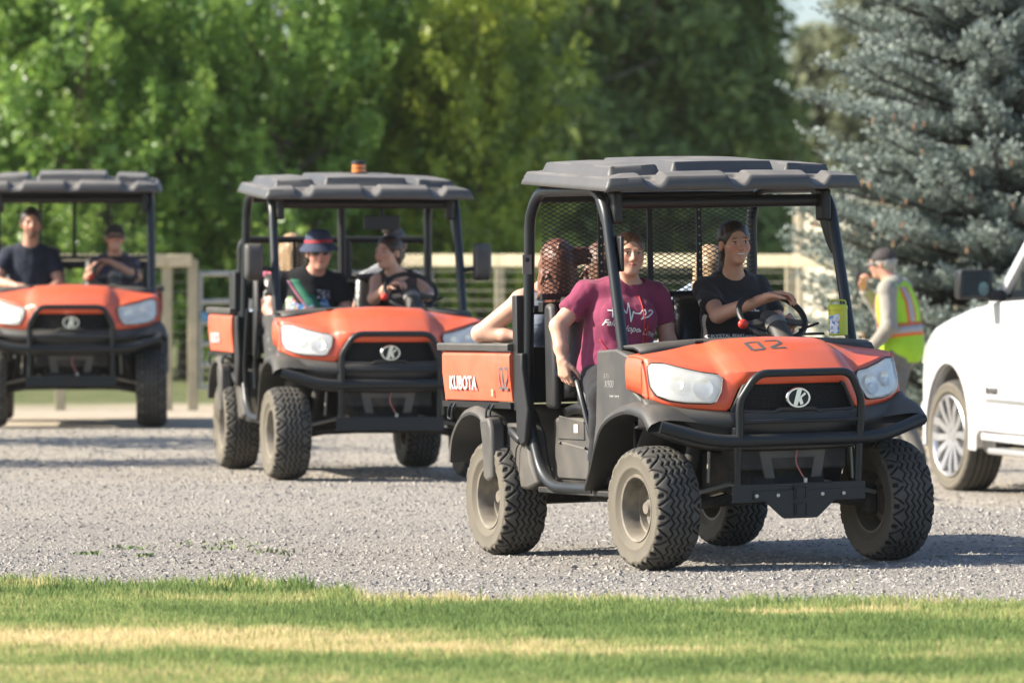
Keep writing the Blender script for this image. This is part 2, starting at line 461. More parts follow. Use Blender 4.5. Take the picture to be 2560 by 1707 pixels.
# ---- small weeds growing through the gravel
b_w = MB()
def weed(px, py, wd, seed, b):
    r = np.random.default_rng(seed); D = (CAM_H + .03) * F_PX / (py - Y_HOR); cx = (px - CX) / F_PX * D
    for k in range(44):
        x, y = cx + r.normal(0, wd * 1.25), D + r.normal(0, wd * 2.2); z = gpt(x, y)
        a = r.uniform(0, 6.28); h = .008 + .016 * r.random(); dx = Vector((math.cos(a), math.sin(a), 0)) * .007; l = Vector((r.normal(0, .015), r.normal(0, .015), h)); p = Vector((x, y, z))
        b.add([p - dx * .4, p + dx * .4, p + l * .6 + dx, p + l, p + l * .6 - dx], [(0, 1, 2, 4), (4, 2, 3)])
for k, (px, py, wd) in enumerate([(535, 1330, .10), (680, 1351, .08), (322, 1343, .05), (220, 1358, .03), (365, 1362, .03), (560, 1342, .05)]):
    weed(px, py, wd, 60 + k, b_w)
setp(b_w.build('gravel_weeds', mat('weed_leaf', (.10, .18, .045), .7, col2=(.2, .23, .08)), None, 0), 'sparse low green weeds sprouting through the gravel drive', 'weeds', kind='stuff')
# ------------------------------------------------------------ fence, gate, shed
m_wood = mat('pale_timber', (.46, .40, .27), .85, col2=(.34, .31, .21), scale=6, bump=.3, bscale=25)
m_wood2 = mat('grey_green_timber', (.34, .33, .25), .85, col2=(.27, .27, .19), scale=5, bump=.3, bscale=25)
m_galv = mat('galvanised_tube', (.42, .43, .40), .5, metal=.4, col2=(.34, .35, .33), scale=6)
m_wire = mat('fence_wire', (.34, .33, .27), .6, metal=.3)
FY = 57.0
def px_x(px, D): return (px - CX) / F_PX * D
def fence_run(name, x_posts, y0, y1, label, h=1.5, rail_mat=m_wood, lean=0):
    x0, x1 = x_posts[0], x_posts[-1]
    yy = lambda x: lerp(y0, y1, (x - x0) / (x1 - x0))
    f = empty(name, ((x0 + x1) / 2, (y0 + y1) / 2, -.03))
    def B(b, nm, m, bev=.01):
        o = b.build(nm, m, f, bevel=bev); o.matrix_parent_inverse = Matrix.Translation(-f.location); return o
    for x in x_posts:
        B(MB().box((x, yy(x), h / 2 - .10), (.10, .10, h + .16)), 'post', m_wood)
    for a, c in zip(x_posts[:-1], x_posts[1:]):
        B(MB().bar((a + .0, yy(a) - .072, h - .03), (c - .0, yy(c) - .072, h - .03), .04, .13), 'top_rail', rail_mat)
    w_ = MB()
    n = int((x1 - x0) / .05)
    for i in range(n + 1):
        x = lerp(x0, x1, i / n); w_.bar((x, yy(x) - .09, .12), (x, yy(x) - .09, h - .08), .0035, .0035)
    for j in range(14):
        z = .16 + j * .10
        if z < h - .1: w_.bar((x0, yy(x0) - .093, z), (x1, yy(x1) - .093, z), .0035, .0035)
    o = w_.build('wire_mesh', m_wire, f, 0, recalc=False); o.matrix_parent_inverse = Matrix.Translation(-f.location); o['kind'] = 'stuff'
    return setp(f, label, 'fence', 'timber and wire fences along the drive')
fence_run('wire_fence', [px_x(-120, FY), px_x(150, FY), px_x(418, FY), px_x(482, FY)], FY, FY, 'pale timber post and wire fence left of the gate, behind the farthest buggy')
fence_run('wire_fence', [px_x(1010, FY + 2.6), px_x(1250, 58.7), px_x(1560, 57.5), px_x(1975, 56), px_x(2400, FY - 2.6)], FY + 2.6, FY - 2.6, 'long pale rail fence with wire mesh running behind the nearest buggy')
# farm gate standing ajar, hung on the left fence's end post
gx = px_x(500, FY)
gt = empty('farm_gate', (gx, FY + .02, -.02), R_(28))
for z in (.22, .45, .66, .87, 1.08, 1.36):
    MB().tube([(0, 0, z), (2.6, 0, z)], .024, 8).build('gate_rail', m_galv, gt)
for x in (0, .55, 1.3, 2.6):
    MB().tube([(x, 0, .2), (x, 0, 1.38)], .024, 8).build('gate_upright', m_galv, gt)
MB().box((.03, -.04, .93), (.07, .03, .09)).build('gate_latch', mat('blue_latch', (.10, .30, .50), .5), gt, bevel=.01)
setp(gt, 'grey tubular steel farm gate standing ajar beside the middle buggy', 'gate')
# cream shed
m_clad = mat('cream_cladding', (.74, .66, .50), .7, col2=(.68, .61, .47), scale=2)
sx0, sx1, SY = px_x(1975, 64), px_x(2330, 64), 64.0
sh = empty('farm_shed', ((sx0 + sx1) / 2, SY, -.03))
def SB(b, nm, m, **k):
    o = b.build(nm, m, sh, **k); o.matrix_parent_inverse = Matrix.Translation(-sh.location); return o
n = 11
for i in range(n):
    a, c = lerp(sx0, sx1, i / n), lerp(sx0, sx1, (i + 1) / n)
    SB(MB().prism([(a, SY), (a, SY - .02), (a + .02, SY - .035), (a + .04, SY - .02), (c - .002, SY - .02), (c - .002, SY)], 2, -.1, 2.15), 'cladding_panel', m_clad)
SB(MB().box(((sx0 + sx1) / 2, SY + 1.52, 1.02), (sx1 - sx0 - .01, 3.0, 2.24)), 'shed_core', m_clad)
SB(MB().box((sx0 - .05, SY - .005, 1.0), (.10, .09, 2.25)), 'corner_trim', mat('trim_brown', (.36, .31, .22), .8), bevel=.008)
SB(MB().prism([(sx0 - .12, 2.16), (sx1 + .12, 2.16), (sx1 + .12, 2.20), (sx0 - .12, 2.20)], 1, SY - .25, SY + 3.3), 'roof', mat('shed_roof', (.30, .29, .27), .6))
sh.rotation_euler = (0, 0, R_(-38))
setp(sh, 'cream clad farm shed behind the fence and the blue spruce', 'shed')

# ------------------------------------------------------------ trees
def leaf_mesh(name, P, Nrm, size, var, r, aspect=1.5):
    """diamond leaves at P with normals Nrm"""
    n = len(P); a = r.normal(size=(n, 3)); t = a - Nrm * (a * Nrm).sum(1, keepdims=True); t /= np.linalg.norm(t, axis=1, keepdims=True) + 1e-9
    b = np.cross(Nrm, t); s = size[:, None]
    V = np.stack([P - t * s * aspect * .5, P + b * s * .45 - Nrm * s * .06, P + t * s * aspect * .5, P - b * s * .45 - Nrm * s * .06], 1)
    f = np.array([[0, 1, 2, 3]]); F = (f[None] + (np.arange(n) * 4)[:, None, None]).reshape(-1, 4)
    me = np_mesh(name, V.reshape(-1, 3), F); vattr(me, 'var', np.repeat(var, 4)); return me

def limb_tree(root, r, H, spread, trunk_r, bark, nb, zlow, up=.6):
    """tapered trunk and limbs; returns limb polylines"""
    b = MB(); path = [Vector((r.normal(0, .03) * i, r.normal(0, .03) * i, H * i / 6)) for i in range(7)]
    b.tube(path, [trunk_r * (1 - .85 * i / 6) for i in range(7)], 8)
    tr = b.build('trunk', bark, root); limbs = []
    for k in range(nb):
        t = (k + r.random()) / nb; z = lerp(zlow, H * .96, t); a = k * 2.4 + r.normal(0, .3)
        L = spread * (.45 + .75 * math.sin(math.pi * min(1, .22 + .75 * (1 - t)))) * r.uniform(.75, 1.15)
        d = Vector((math.cos(a), math.sin(a), up * r.uniform(.7, 1.3)))
        p = Vector((0, 0, z)); pts = [p]
        for j in range(4):
            p = p + d * (L / 4); d = d + Vector((r.normal(0, .12), r.normal(0, .12), .10)); pts.append(p.copy())
        limbs.append(pts)
    lb = MB()
    for i, pts in enumerate(limbs):
        l = MB().tube(pts, [trunk_r * .32 * (1 - .2 * j) for j in range(5)], 5).build('limb', bark, tr)
    return limbs

m_bark = mat('grey_bark', (.16, .13, .10), .9, col2=(.09, .075, .06), scale=12, bump=.6, bscale=30)
m_leaf = attr_mat('broad_leaf', [(0, (.095, .19, .038)), (.5, (.225, .375, .075)), (1, (.42, .56, .14))], rough=.36, spec=.6, trans=(.42, 1.5))
m_leaf_b = attr_mat('yellowish_leaf', [(0, (.13, .20, .03)), (.5, (.29, .375, .05)), (1, (.50, .55, .09))], rough=.36, spec=.6, trans=(.42, 1.5))
def broad_tree(x, y, H, rad, seed, label, leafm=m_leaf, n_shoot=420, per=34, lsize=.085, group='leafy trees behind the fence'):
    r = np.random.default_rng(seed); root = empty('leafy_tree', (x, y, gpt(x, y) - .03))
    limbs = limb_tree(root, r, H * .9, rad * .8, .13, m_bark, 16, .35)
    P = []; Nn = []; Vr = []; Sz = []
    for k in range(n_shoot):
        # shoots start on limbs and stand upward and outward
        if r.random() < .75:
            pts = limbs[int(r.integers(len(limbs)))]; j = int(r.integers(1, 5)); p0 = np.array(pts[j]) * r.uniform(.8, 1.05); p0[2] = pts[j].z
            p0 += r.normal(0, .22, 3)
        else:
            t = r.random(); a = r.uniform(0, 6.283); rr = rad * (1 - .5 * t) * r.uniform(.55, 1.02); p0 = np.array([rr * math.cos(a), rr * math.sin(a), .25 + t * H * .9])
        out = p0 * np.array([1, 1, 0]); out /= np.linalg.norm(out) + 1e-6
        d = np.array([0, 0, 1.0]) * r.uniform(.5, 1.2) + out * r.uniform(.1, .9) + r.normal(0, .2, 3); d /= np.linalg.norm(d)
        L = r.uniform(.35, .85)
        t = r.random(per) ** .8; wdt = .105 * (1 - .6 * t)[:, None]
        q = p0 + d * (t * L)[:, None] + r.normal(0, 1, (per, 3)) * wdt
        nn = r.normal(0, .7, (per, 3)) + out * .6 + np.array([0, 0, .7]); nn /= np.linalg.norm(nn, axis=1, keepdims=True)
        P.append(q); Nn.append(nn); v0 = np.clip(r.normal(.42, .2), 0, 1); Vr.append(np.clip(v0 + .25 * (t - .4) + r.normal(0, .12, per), 0, 1)); Sz.append(lsize * r.uniform(.6, 1.25, per) * (1 - .3 * t))
    P = np.concatenate(P); ok = P[:, 2] > .1
    me = leaf_mesh('crown', P[ok], np.concatenate(Nn)[ok], np.concatenate(Sz)[ok], np.concatenate(Vr)[ok], r)
    c = link('crown', me, root, leafm); c['kind'] = 'stuff'
    return setp(root, label, 'tree', group)
TY = 72.0
spots = [(-60, 72, 5.9, 1.6), (200, 71, 5.5, 1.6), (465, 72.5, 5.7, 1.55), (730, 71.5, 5.3, 1.6), (975, 73, 5.2, 1.5), (1190, 72, 5.4, 1.4)]
labs = ['leafy green tree at the far left edge above the farthest buggy', 'leafy green tree behind the farthest buggy roof, second from left', 'leafy green tree between the farthest and middle buggies', 'leafy green tree rising behind the middle buggy beacon, left side', 'leafy green tree right of the amber beacon', 'leafy green tree just left of the nearest buggy roof, beside the pine']
for k, ((px, D, H, rad), lab) in enumerate(zip(spots, labs)):
    broad_tree(px_x(px, D), D, H, rad, 100 + k, lab, m_leaf if k != 5 else m_leaf_b, n_shoot=430, per=64)
# a lower second row that closes the gaps under the first
for k, (px, D) in enumerate([(90, 76), (360, 77), (620, 76), (870, 77.5), (1080, 76.5)]):
    broad_tree(px_x(px, D), D, 4.3, 1.6, 140 + k, 'shaded leafy tree of the rear row, %s from the left' % ('first', 'second', 'third', 'fourth', 'fifth')[k], m_leaf, n_shoot=340, per=60, lsize=.095, group='rear row of leafy trees')

# two unseen saplings added past the left edge to cast shade on the drive
for k, (x, y) in enumerate([(-5.5, 44.1), (-5.4, 41.6)]):
    broad_tree(x, y, 2.3, .55, 170 + k, '%s unseen leafy sapling added beyond the left edge to cast shade on the gravel' % ('farther', 'nearer')[k], m_leaf, n_shoot=120, per=26, lsize=.07, group='unseen saplings added to shade the drive')

# big soft pines behind the nearest buggy
m_pine = attr_mat('pine_needle', [(0, (.10, .155, .042)), (.5, (.23, .305, .08)), (1, (.39, .445, .14))], rough=.6, spec=.3, trans=(.32, 1.4))
def pine(x, y, H, rad, seed, label, n=900, per=26, m_=m_pine, zlow=.2, taper=.55, group='pine trees in the distance', size=.12):
    r = np.random.default_rng(seed); root = empty('pine_tree', (x, y, gpt(x, y) - .03))
    limbs = limb_tree(root, r, H, rad, .2, m_bark, 22, .5, up=.12)
    t = r.random(n) ** .85; a = r.uniform(0, 6.283, n); rr = rad * (1 - taper * t) * np.sqrt(r.uniform(.25, 1.0, n)) * (1 + .25 * np.sin(a * 3 + t * 20))
    c = np.stack([rr * np.cos(a), rr * np.sin(a), zlow + t * (H - zlow)], -1)
    out = c * [1, 1, 0]; out /= np.linalg.norm(out, axis=1, keepdims=True) + 1e-6
    q = c[:, None] + r.normal(0, 1, (n, per, 3)) * np.array([.19, .19, .10])
    nn = r.normal(0, .7, (n, per, 3)) + out[:, None] * .5 + np.array([0, 0, .9]); nn /= np.linalg.norm(nn, axis=2, keepdims=True)
    v = np.clip(r.normal(.42, .2, (n, 1)) + r.normal(0, .12, (n, per)), 0, 1)
    me = leaf_mesh('crown', q.reshape(-1, 3), nn.reshape(-1, 3), size * r.uniform(.6, 1.3, n * per), v.ravel(), r, 2.2)
    cc = link('crown', me, root, m_); cc['kind'] = 'stuff'
    return setp(root, label, 'tree', group)
pine(px_x(1545, 92), 92, 9.5, 2.6, 201, 'broad dark pine behind the nearest buggy roof', n=1500)
pine(px_x(1790, 94), 94, 8.2, 1.45, 202, 'dark pine between the broad pine and the blue spruce', n=1100)
pine(px_x(1330, 90), 90, 6.8, 1.8, 203, 'dark green pine left of the nearest buggy roof', n=900)
m_hazy = attr_mat('hazy_leaf', [(0, (.10, .12, .07)), (.5, (.17, .19, .10)), (1, (.26, .27, .15))], rough=.7, spec=.3, trans=(.2, 1.2))  # greyed leaf tones: the haze of distance is put into the colour
pine(px_x(2085, 120), 120, 6.3, 1.3, 204, 'pale hazy bush far away between the pine and spruce', n=500, m_=m_hazy, taper=.4, size=.14)
pine(px_x(2150, 118), 118, 7.0, .55, 205, 'slim tawny tree top far behind the spruce', n=260, m_=m_hazy, taper=.6, size=.14)
pine(px_x(1985, 125), 125, 5.4, 1.3, 206, 'low yellow green bush far behind the shed end', n=420, m_=m_leaf_b, taper=.4, size=.15)
# distant wood closing the horizon
r_ = np.random.default_rng(9); n = 5200
c = np.stack([r_.uniform(-16, 16, n), r_.uniform(128, 134, n), r_.random(n) ** 1.3 * 3.6], -1); q = c[:, None] + r_.normal(0, .28, (n, 7, 3)); nn = r_.normal(0, 1, (n * 7, 3)) + [0, -.5, .6]; nn /= np.linalg.norm(nn, axis=1, keepdims=True)
me = leaf_mesh('distant_wood', q.reshape(-1, 3), nn, .32 * r_.uniform(.6, 1.3, n * 7), np.repeat(r_.random(n), 7), r_)
setp(link('distant_wood', me, None, m_hazy), 'distant hazy green wood closing the view behind the trees', 'woodland', kind='stuff')

# ------------------------------------------------------------ blue spruce
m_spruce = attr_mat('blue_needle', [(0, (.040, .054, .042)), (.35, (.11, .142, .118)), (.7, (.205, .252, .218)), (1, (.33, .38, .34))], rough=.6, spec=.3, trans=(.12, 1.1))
m_sbark = mat('spruce_bark', (.07, .055, .045), .9, col2=(.04, .034, .03), scale=14, bump=.5, bscale=30)
def spruce(x, y, H, rad, seed, label):
    r = np.random.default_rng(seed); root = empty('blue_spruce', (x, y, gpt(x, y) - .03))
    tr = MB().tube([(0, 0, 0), (0, 0, H * .5), (0, 0, H)], [.22, .12, .02], 10).build('trunk', m_sbark, root)
    twP = []; twD = []; twV = []; twL = []; cones = []
    z = .22; k = 0
    while z < H * .97:
        t = z / H; R0 = rad * (1 - t) ** .75 * 1.02
        nb = 14 if t < .6 else 8
        for i in range(nb):
            a = i * 6.283 / nb + k * .55 + r.normal(0, .12); L = R0 * r.uniform(.78, 1.12)
            d = np.array([math.cos(a), math.sin(a), -.10 + r.normal(0, .06)]); p = np.array([0, 0, z + r.normal(0, .07)]); pts = [p.copy()]
            for j in range(6):
                p = p + d * L / 6; d = d + [0, 0, .085]; pts.append(p.copy())
            seen = (math.sin(a) < .45)
            if seen or i % 2 == 0:
                MB().tube(pts, [.028 * (1 - .13 * j) for j in range(7)], 4).build('branch', m_sbark, tr)
            side = np.array([-math.sin(a), math.cos(a), 0])
            m = int(10 + 18 * L)
            for q in range(m):
                s = (.22 + .80 * (q / m)) if q < m - 1 else 1.0
                f = s * 6; j0 = min(int(f), 5); c0 = pts[j0] + (pts[j0 + 1] - pts[j0]) * (f - j0)
                sg = 1 if q % 2 else -1
                ll = (.16 + .34 * L * .4 * (1.15 - s)) * r.uniform(.8, 1.2)
                dd = d * .75 + side * sg * (.95 if s < .98 else .1) + np.array([0, 0, .12 + r.normal(0, .18)]); dd /= np.linalg.norm(dd)
                # a twig with its own side shoots
                nn = max(2, int(ll / .07))
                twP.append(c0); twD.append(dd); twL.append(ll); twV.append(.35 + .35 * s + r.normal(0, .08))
                for u in range(1, nn):
                    for g2 in (-1, 1):
                        pb = c0 + dd * ll * (u / nn); d2 = dd * .8 + np.cross(dd, [0, 0, 1]) * g2 * .8 + [0, 0, .75 + r.normal(0, .3)]; d2 /= np.linalg.norm(d2)
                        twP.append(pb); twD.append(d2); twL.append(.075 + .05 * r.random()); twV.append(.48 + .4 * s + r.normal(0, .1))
                if s > .6 and r.random() < .05 and seen: cones.append(c0 + dd * ll * .7 - [0, 0, .045])
        z += .25 * (1 - .3 * t); k += 1
    P = np.array(twP); D = np.array(twD); Ln = np.array(twL); Vv = np.clip(np.array(twV), 0, 1)
    # needles: thin triangles standing round each shoot
    nd = np.clip((Ln * 62).astype(int), 4, 8); nd = np.where(P[:, 1] > .5, np.maximum(nd // 2, 2), nd); idx = np.repeat(np.arange(len(P)), nd); n = len(idx)
    t = r.random(n); rad_ = r.normal(0, 1, (n, 3)); Di = D[idx]; rad_ -= Di * (rad_ * Di).sum(1, keepdims=True); rad_ /= np.linalg.norm(rad_, axis=1, keepdims=True) + 1e-9
    base = P[idx] + Di * (t * Ln[idx])[:, None]
    ndl = (rad_ * .85 + Di * .75); tip = base + ndl * (.034 + .014 * r.random(n))[:, None]
    w_ = np.cross(ndl, r.normal(0, 1, (n, 3))); w_ /= np.linalg.norm(w_, axis=1, keepdims=True) + 1e-9; w_ *= .0120
    V = np.stack([base - w_, base + w_, tip], 1); F = np.arange(n * 3).reshape(-1, 3)
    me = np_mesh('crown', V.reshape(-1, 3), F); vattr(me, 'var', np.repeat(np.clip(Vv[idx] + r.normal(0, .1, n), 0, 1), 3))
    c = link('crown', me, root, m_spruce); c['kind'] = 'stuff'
    cm = MB().lathe([(.001, -.045), (.012, -.04), (.018, -.01), (.016, .02), (.008, .042), (.001, .045)], 7).mesh('spruce_cone'); cm.materials.append(mat('cone_tan', (.34, .19, .10), .7))
    for q in cones[:120]:
        o = link('cone', cm, root); o.location = q; o.scale = (.75, .75, .75); o.rotation_euler = (r.normal(0, .2), r.normal(0, .2), 0)
    print('spruce twigs', len(P), 'needles', n, 'cones', len(cones))
    return setp(root, label, 'tree')
spruce(4.36, 50.3, 10.5, 2.05, 301, 'large blue spruce with hanging cones at the right edge behind the pickup')
# ------------------------------------------------------------ utility buggies (front towards -Y, X to the vehicle's left)
m_orange = mat('orange_paint', (.74, .088, .024), .36, col2=(.68, .10, .035), scale=3, dust=.34, dustcol=(.66, .26, .16), coat=.3, dustz=(-.3, .9))
m_orange_bed = mat('orange_paint_bed', (.66, .085, .028), .5, col2=(.60, .12, .06), scale=5, dust=.3, dustcol=(.55, .24, .16), dustz=(-.6, 1.0))
m_plast = mat('dark_plastic', (.013, .014, .015), .48, col2=(.024, .0235, .022), scale=6, dust=.65, dustcol=(.16, .142, .112), bump=.15, bscale=220, dustz=(.1, .95), lowdust=(.45, .75))
m_plast2 = mat('grey_plastic', (.026, .028, .030), .46, col2=(.042, .041, .039), scale=5, dust=.6, dustcol=(.19, .168, .132), bump=.12, bscale=200, dustz=(-.4, .9), lowdust=(.8, .85))
m_black = mat('black_parts', (.009, .0095, .010), .5, dust=.15, dustcol=(.15, .135, .11))
m_steel = mat('dark_steel_tube', (.013, .017, .020), .36, metal=.25, dust=.28, dustcol=(.19, .18, .155), dustz=(.1, 1))
m_roof = mat('roof_plastic', (.062, .061, .059), .5, col2=(.078, .076, .072), scale=4, dust=.8, dustcol=(.25, .23, .20), dustz=(.55, .98), bump=.1, bscale=250)
m_vinyl = mat('black_vinyl', (.013, .013, .014), .32, bump=.3, bscale=30, dust=.15)
m_tyre = None
m_rim = mat('dusty_rim', (.075, .07, .062), .5, metal=.1, col2=(.23, .20, .155), scale=9, mixfac=(.3, .65), dust=.55, dustcol=(.27, .235, .175), dustz=(-.6, .9))
m_under = mat('underbody', (.010, .010, .009), .7, col2=(.055, .048, .036), scale=7, mixfac=(.45, .7), dust=.5, dustcol=(.16, .14, .105))
m_bolt = mat('zinc_bolt', (.55, .53, .45), .4, metal=.8)
m_chrome = mat('chrome', (.8, .8, .78), .18, metal=1.0)
m_white = mat('white_vinyl_print', (.75, .74, .72), .5)
m_grey_print = mat('grey_print', (.10, .095, .09), .6)
m_silver_print = mat('silver_print', (.5, .5, .5), .4, metal=.3)
m_red = mat('red_knob', (.70, .05, .03), .35)

def lens_mat():
    m = bpy.data.materials.new('headlight_lens'); m.use_nodes = True; N = m.node_tree.nodes; L = m.node_tree.links; b = N['Principled BSDF']
    b.inputs['Base Color'].default_value = (.84, .82, .75, 1); b.inputs['Roughness'].default_value = .10; b.inputs['Coat Weight'].default_value = .6
    t = N.new('ShaderNodeBsdfTransparent'); t.inputs[0].default_value = (.95, .95, .92, 1); mx = N.new('ShaderNodeMixShader')
    ns = N.new('ShaderNodeTexNoise'); ns.inputs['Scale'].default_value = 6; mr = N.new('ShaderNodeMapRange')
    tc = N.new('ShaderNodeTexCoord'); L.new(tc.outputs['Object'], ns.inputs['Vector'])
    mr.inputs[1].default_value = .35; mr.inputs[2].default_value = .7; mr.inputs[3].default_value = .34; mr.inputs[4].default_value = .66
    L.new(ns.outputs[0], mr.inputs[0]); L.new(mr.outputs[0], mx.inputs[0]); L.new(t.outputs[0], mx.inputs[1]); L.new(b.outputs[0], mx.inputs[2])
    L.new(mx.outputs[0], N['Material Output'].inputs[0]); return m
m_lens = lens_mat()

def tyre_mat():
    m = bpy.data.materials.new('dusty_tyre'); m.use_nodes = True; N = m.node_tree.nodes; L = m.node_tree.links; b = N['Principled BSDF']
    b.inputs['Roughness'].default_value = .8; b.inputs['Specular IOR Level'].default_value = .25
    at = N.new('ShaderNodeAttribute'); at.attribute_name = 'wall'     # 1 on the sidewall, 0 tread, -1 groove
    tc = N.new('ShaderNodeTexCoord'); ns = N.new('ShaderNodeTexNoise'); ns.inputs['Scale'].default_value = 9; ns.inputs['Detail'].default_value = 6
    L.new(tc.outputs['Object'], ns.inputs['Vector'])
    cr = N.new('ShaderNodeValToRGB'); e = cr.color_ramp.elements
    e[0].position = 0; e[0].color = (.010, .010, .009, 1); e[1].position = 1; e[1].color = (.155, .137, .104, 1)
    k = e.new(.5); k.color = (.082, .078, .069, 1); k = e.new(.62); k.color = (.120, .108, .086, 1)
    ma = N.new('ShaderNodeMath'); ma.operation = 'MULTIPLY_ADD'; ma.inputs[1].default_value = .5; ma.inputs[2].default_value = .5; L.new(at.outputs['Fac'], ma.inputs[0])
    mb = N.new('ShaderNodeMapRange'); mb.inputs[1].default_value = .3; mb.inputs[2].default_value = .7; mb.inputs[3].default_value = -.12; mb.inputs[4].default_value = .06; L.new(ns.outputs[0], mb.inputs[0])
    ad = N.new('ShaderNodeMath'); ad.operation = 'ADD'; ad.use_clamp = True; L.new(ma.outputs[0], ad.inputs[0]); L.new(mb.outputs[0], ad.inputs[1])
    L.new(ad.outputs[0], cr.inputs[0]); L.new(cr.outputs[0], b.inputs['Base Color']); return m
m_tyre = tyre_mat()

def tyre_mesh(name, Rr=.3175, W=.25, rim=.165, NP=34, zig=True, groove=.011, NU=476, NVt=46):
    """axis along local X; zig-zag tread pressed into the crown"""
    u = np.arange(NU) / NU
    v = np.linspace(-1, 1, NVt)                       # across the crown
    crown_w = W * .46
    U, Vv = np.meshgrid(u, v, indexing='ij')
    ph = U * NP
    tri = np.abs((ph % 1.0) - .5) * 4 - 1               # -1..1
    h = np.ones_like(U)
    av = np.abs(Vv)
    if zig:
        for c in (-.45, -.15, .15, .45):
            d = np.abs(Vv - (c + .085 * tri)); h = np.minimum(h, sstep(.028, .06, d))
        # cuts joining the zig-zags
        for c, o in ((-.30, .0), (0., .5), (.30, .0)):
            dd = np.abs(((ph + o) % 1.0) - .5) / .5
            h = np.minimum(h, np.maximum(sstep(.02, .09, dd * .5), sstep(.11, .15, np.abs(Vv - c))) * .4 + .6)
        # triangular shoulder lugs
        s = (av - .56) / .44
        dd = np.abs(((ph * .5 + .25 * np.sign(Vv)) % 1.0) - .5) * 2   # 0..1
        wv = np.abs(dd - (.15 + .7 * np.clip(s, 0, 1)))
        h = np.where(av > .58, np.minimum(h, sstep(.05, .16, wv)), h)
        h = np.where(av > .80, np.minimum(h, np.maximum(sstep(.12, .3, dd), 0)), h)
    else:
        for c in (-.5, -.17, .17, .5):
            d = np.abs(Vv - c); h = np.minimum(h, sstep(.03, .055, d))
        dd = np.abs((ph * 2 % 1.0) - .5) * 2
        h = np.where(av > .55, np.minimum(h, sstep(.1, .25, dd)), h)
    r = Rr - .022 * np.abs(Vv) ** 3.2 - groove * (1 - h)
    x = crown_w * Vv
    # sidewalls: rings from crown edge to the bead, slightly bulged
    side = []
    for sgn in (-1, 1):
        rr = []
        for k_, t in enumerate((.08, .16, .20, .24, .45, .62, .66, .70, 1.)):
            rad = (Rr - .022) * (1 - t) + rim * t
            xx = sgn * (crown_w + W * .055 * math.sin(math.pi * min(t * 1.05, 1)) - .02 * t * t + (.004 if k_ in (2, 6) else 0))
            rr.append((rad, xx))
        side.append(rr)
    prof_r = [np.full(NU, p[0]) for p in reversed(side[0])] + [r[:, j] for j in range(NVt)] + [np.full(NU, p[0]) for p in side[1]]
    prof_x = [np.full(NU, p[1]) for p in reversed(side[0])] + [x[:, j] for j in range(NVt)] + [np.full(NU, p[1]) for p in side[1]]
    # knobs on the upper sidewall
    lug = (np.abs(((ph[:, 0] * .5) % 1) - .5) * 2 > .45).astype(float) * (.006 if zig else .003)
    prof_r = np.stack(prof_r, 1); prof_x = np.stack(prof_x, 1)
    prof_x[:, 8] -= lug; prof_x[:, 7] -= lug; prof_x[:, -9] += lug; prof_x[:, -8] += lug
    a = 2 * np.pi * u[:, None]
    P = np.stack([prof_x, prof_r * np.cos(a), prof_r * np.sin(a)], -1)
    n, m = P.shape[:2]
    i = np.arange(n)[:, None] * m + np.arange(m - 1)[None]; j = ((np.arange(n) + 1) % n)[:, None] * m + np.arange(m - 1)[None]
    Fc = np.stack([i, i + 1, j + 1, j], -1).reshape(-1, 4)
    me = np_mesh(name, P.reshape(-1, 3), Fc, True)
    wall = np.zeros((n, m)); wall[:, :9] = .62; wall[:, -9:] = .62; wall[:, :3] = .95; wall[:, -3:] = .95
    wall[:, 9:-9] = h - 1; wall[:, 9:14] += .1; wall[:, -14:-9] += .1
    vattr(me, 'wall', wall.ravel())
    me.materials.append(m_tyre); return me

def wheel(parent, x, y, steer=0, name='wheel', spin=0., side=1):
    e = empty(name, (x, y, .3175)); e.parent = parent
    e.rotation_euler = (0, 0, steer + (0 if side < 0 else math.pi))   # outer face towards local -X
    t = link('tyre', ME['tyre'], e); t.rotation_euler = (spin, 0, 0)
    r = link('rim', ME['rim'], e); h = link('hub', ME['hub'], e)
    for k in range(5):
        a = 2 * math.pi * k / 5 + spin
        q = link('lug_nut', ME['nut'], e); q.location = (.008, .05 * math.cos(a), .05 * math.sin(a))
    return e

ME = {}
MX = Matrix.Rotation(-math.pi / 2, 4, 'Y')      # lathe axis (Z) -> -X
ME['tyre'] = tyre_mesh('tyre')
b = MB().lathe([(.166, .092), (.176, .098), (.172, .106), (.160, .103), (.153, .088), (.147, .04), (.143, .02), (.128, .018), (.122, -.012), (.100, -.022), (.080, -.020), (.068, -.004), (.060, -.006), (.03, -.012), (.001, -.012)], 40, MX, caps=False)
b.lathe([(.166, -.092), (.172, -.10), (.160, -.10), (.150, -.06), (.140, .02)], 40, MX, caps=False)
b.lathe([(.168, .092), (.150, .05), (.145, 0), (.150, -.06), (.168, -.092)], 40, MX, caps=False)
ME['rim'] = b.mesh('rim', 40, recalc=False); ME['rim'].materials.append(m_rim)
b = MB().lathe([(.045, -.02), (.044, .03), (.036, .040), (.030, .050), (.001, .052)], 20, MX); ME['hub'] = b.mesh('hub'); ME['hub'].materials.append(m_rim)
b = MB().lathe([(.009, -.006), (.009, .010), (.005, .014), (.001, .014)], 6, MX); ME['nut'] = b.mesh('nut'); ME['nut'].materials.append(m_rim)

def nose(a, z): return -1.33 + .25 * (abs(a) / .69) ** 2.2 + max(0, z - .85) * .35 * min(1, .3 + max(0, abs(a) - .28) * 8)

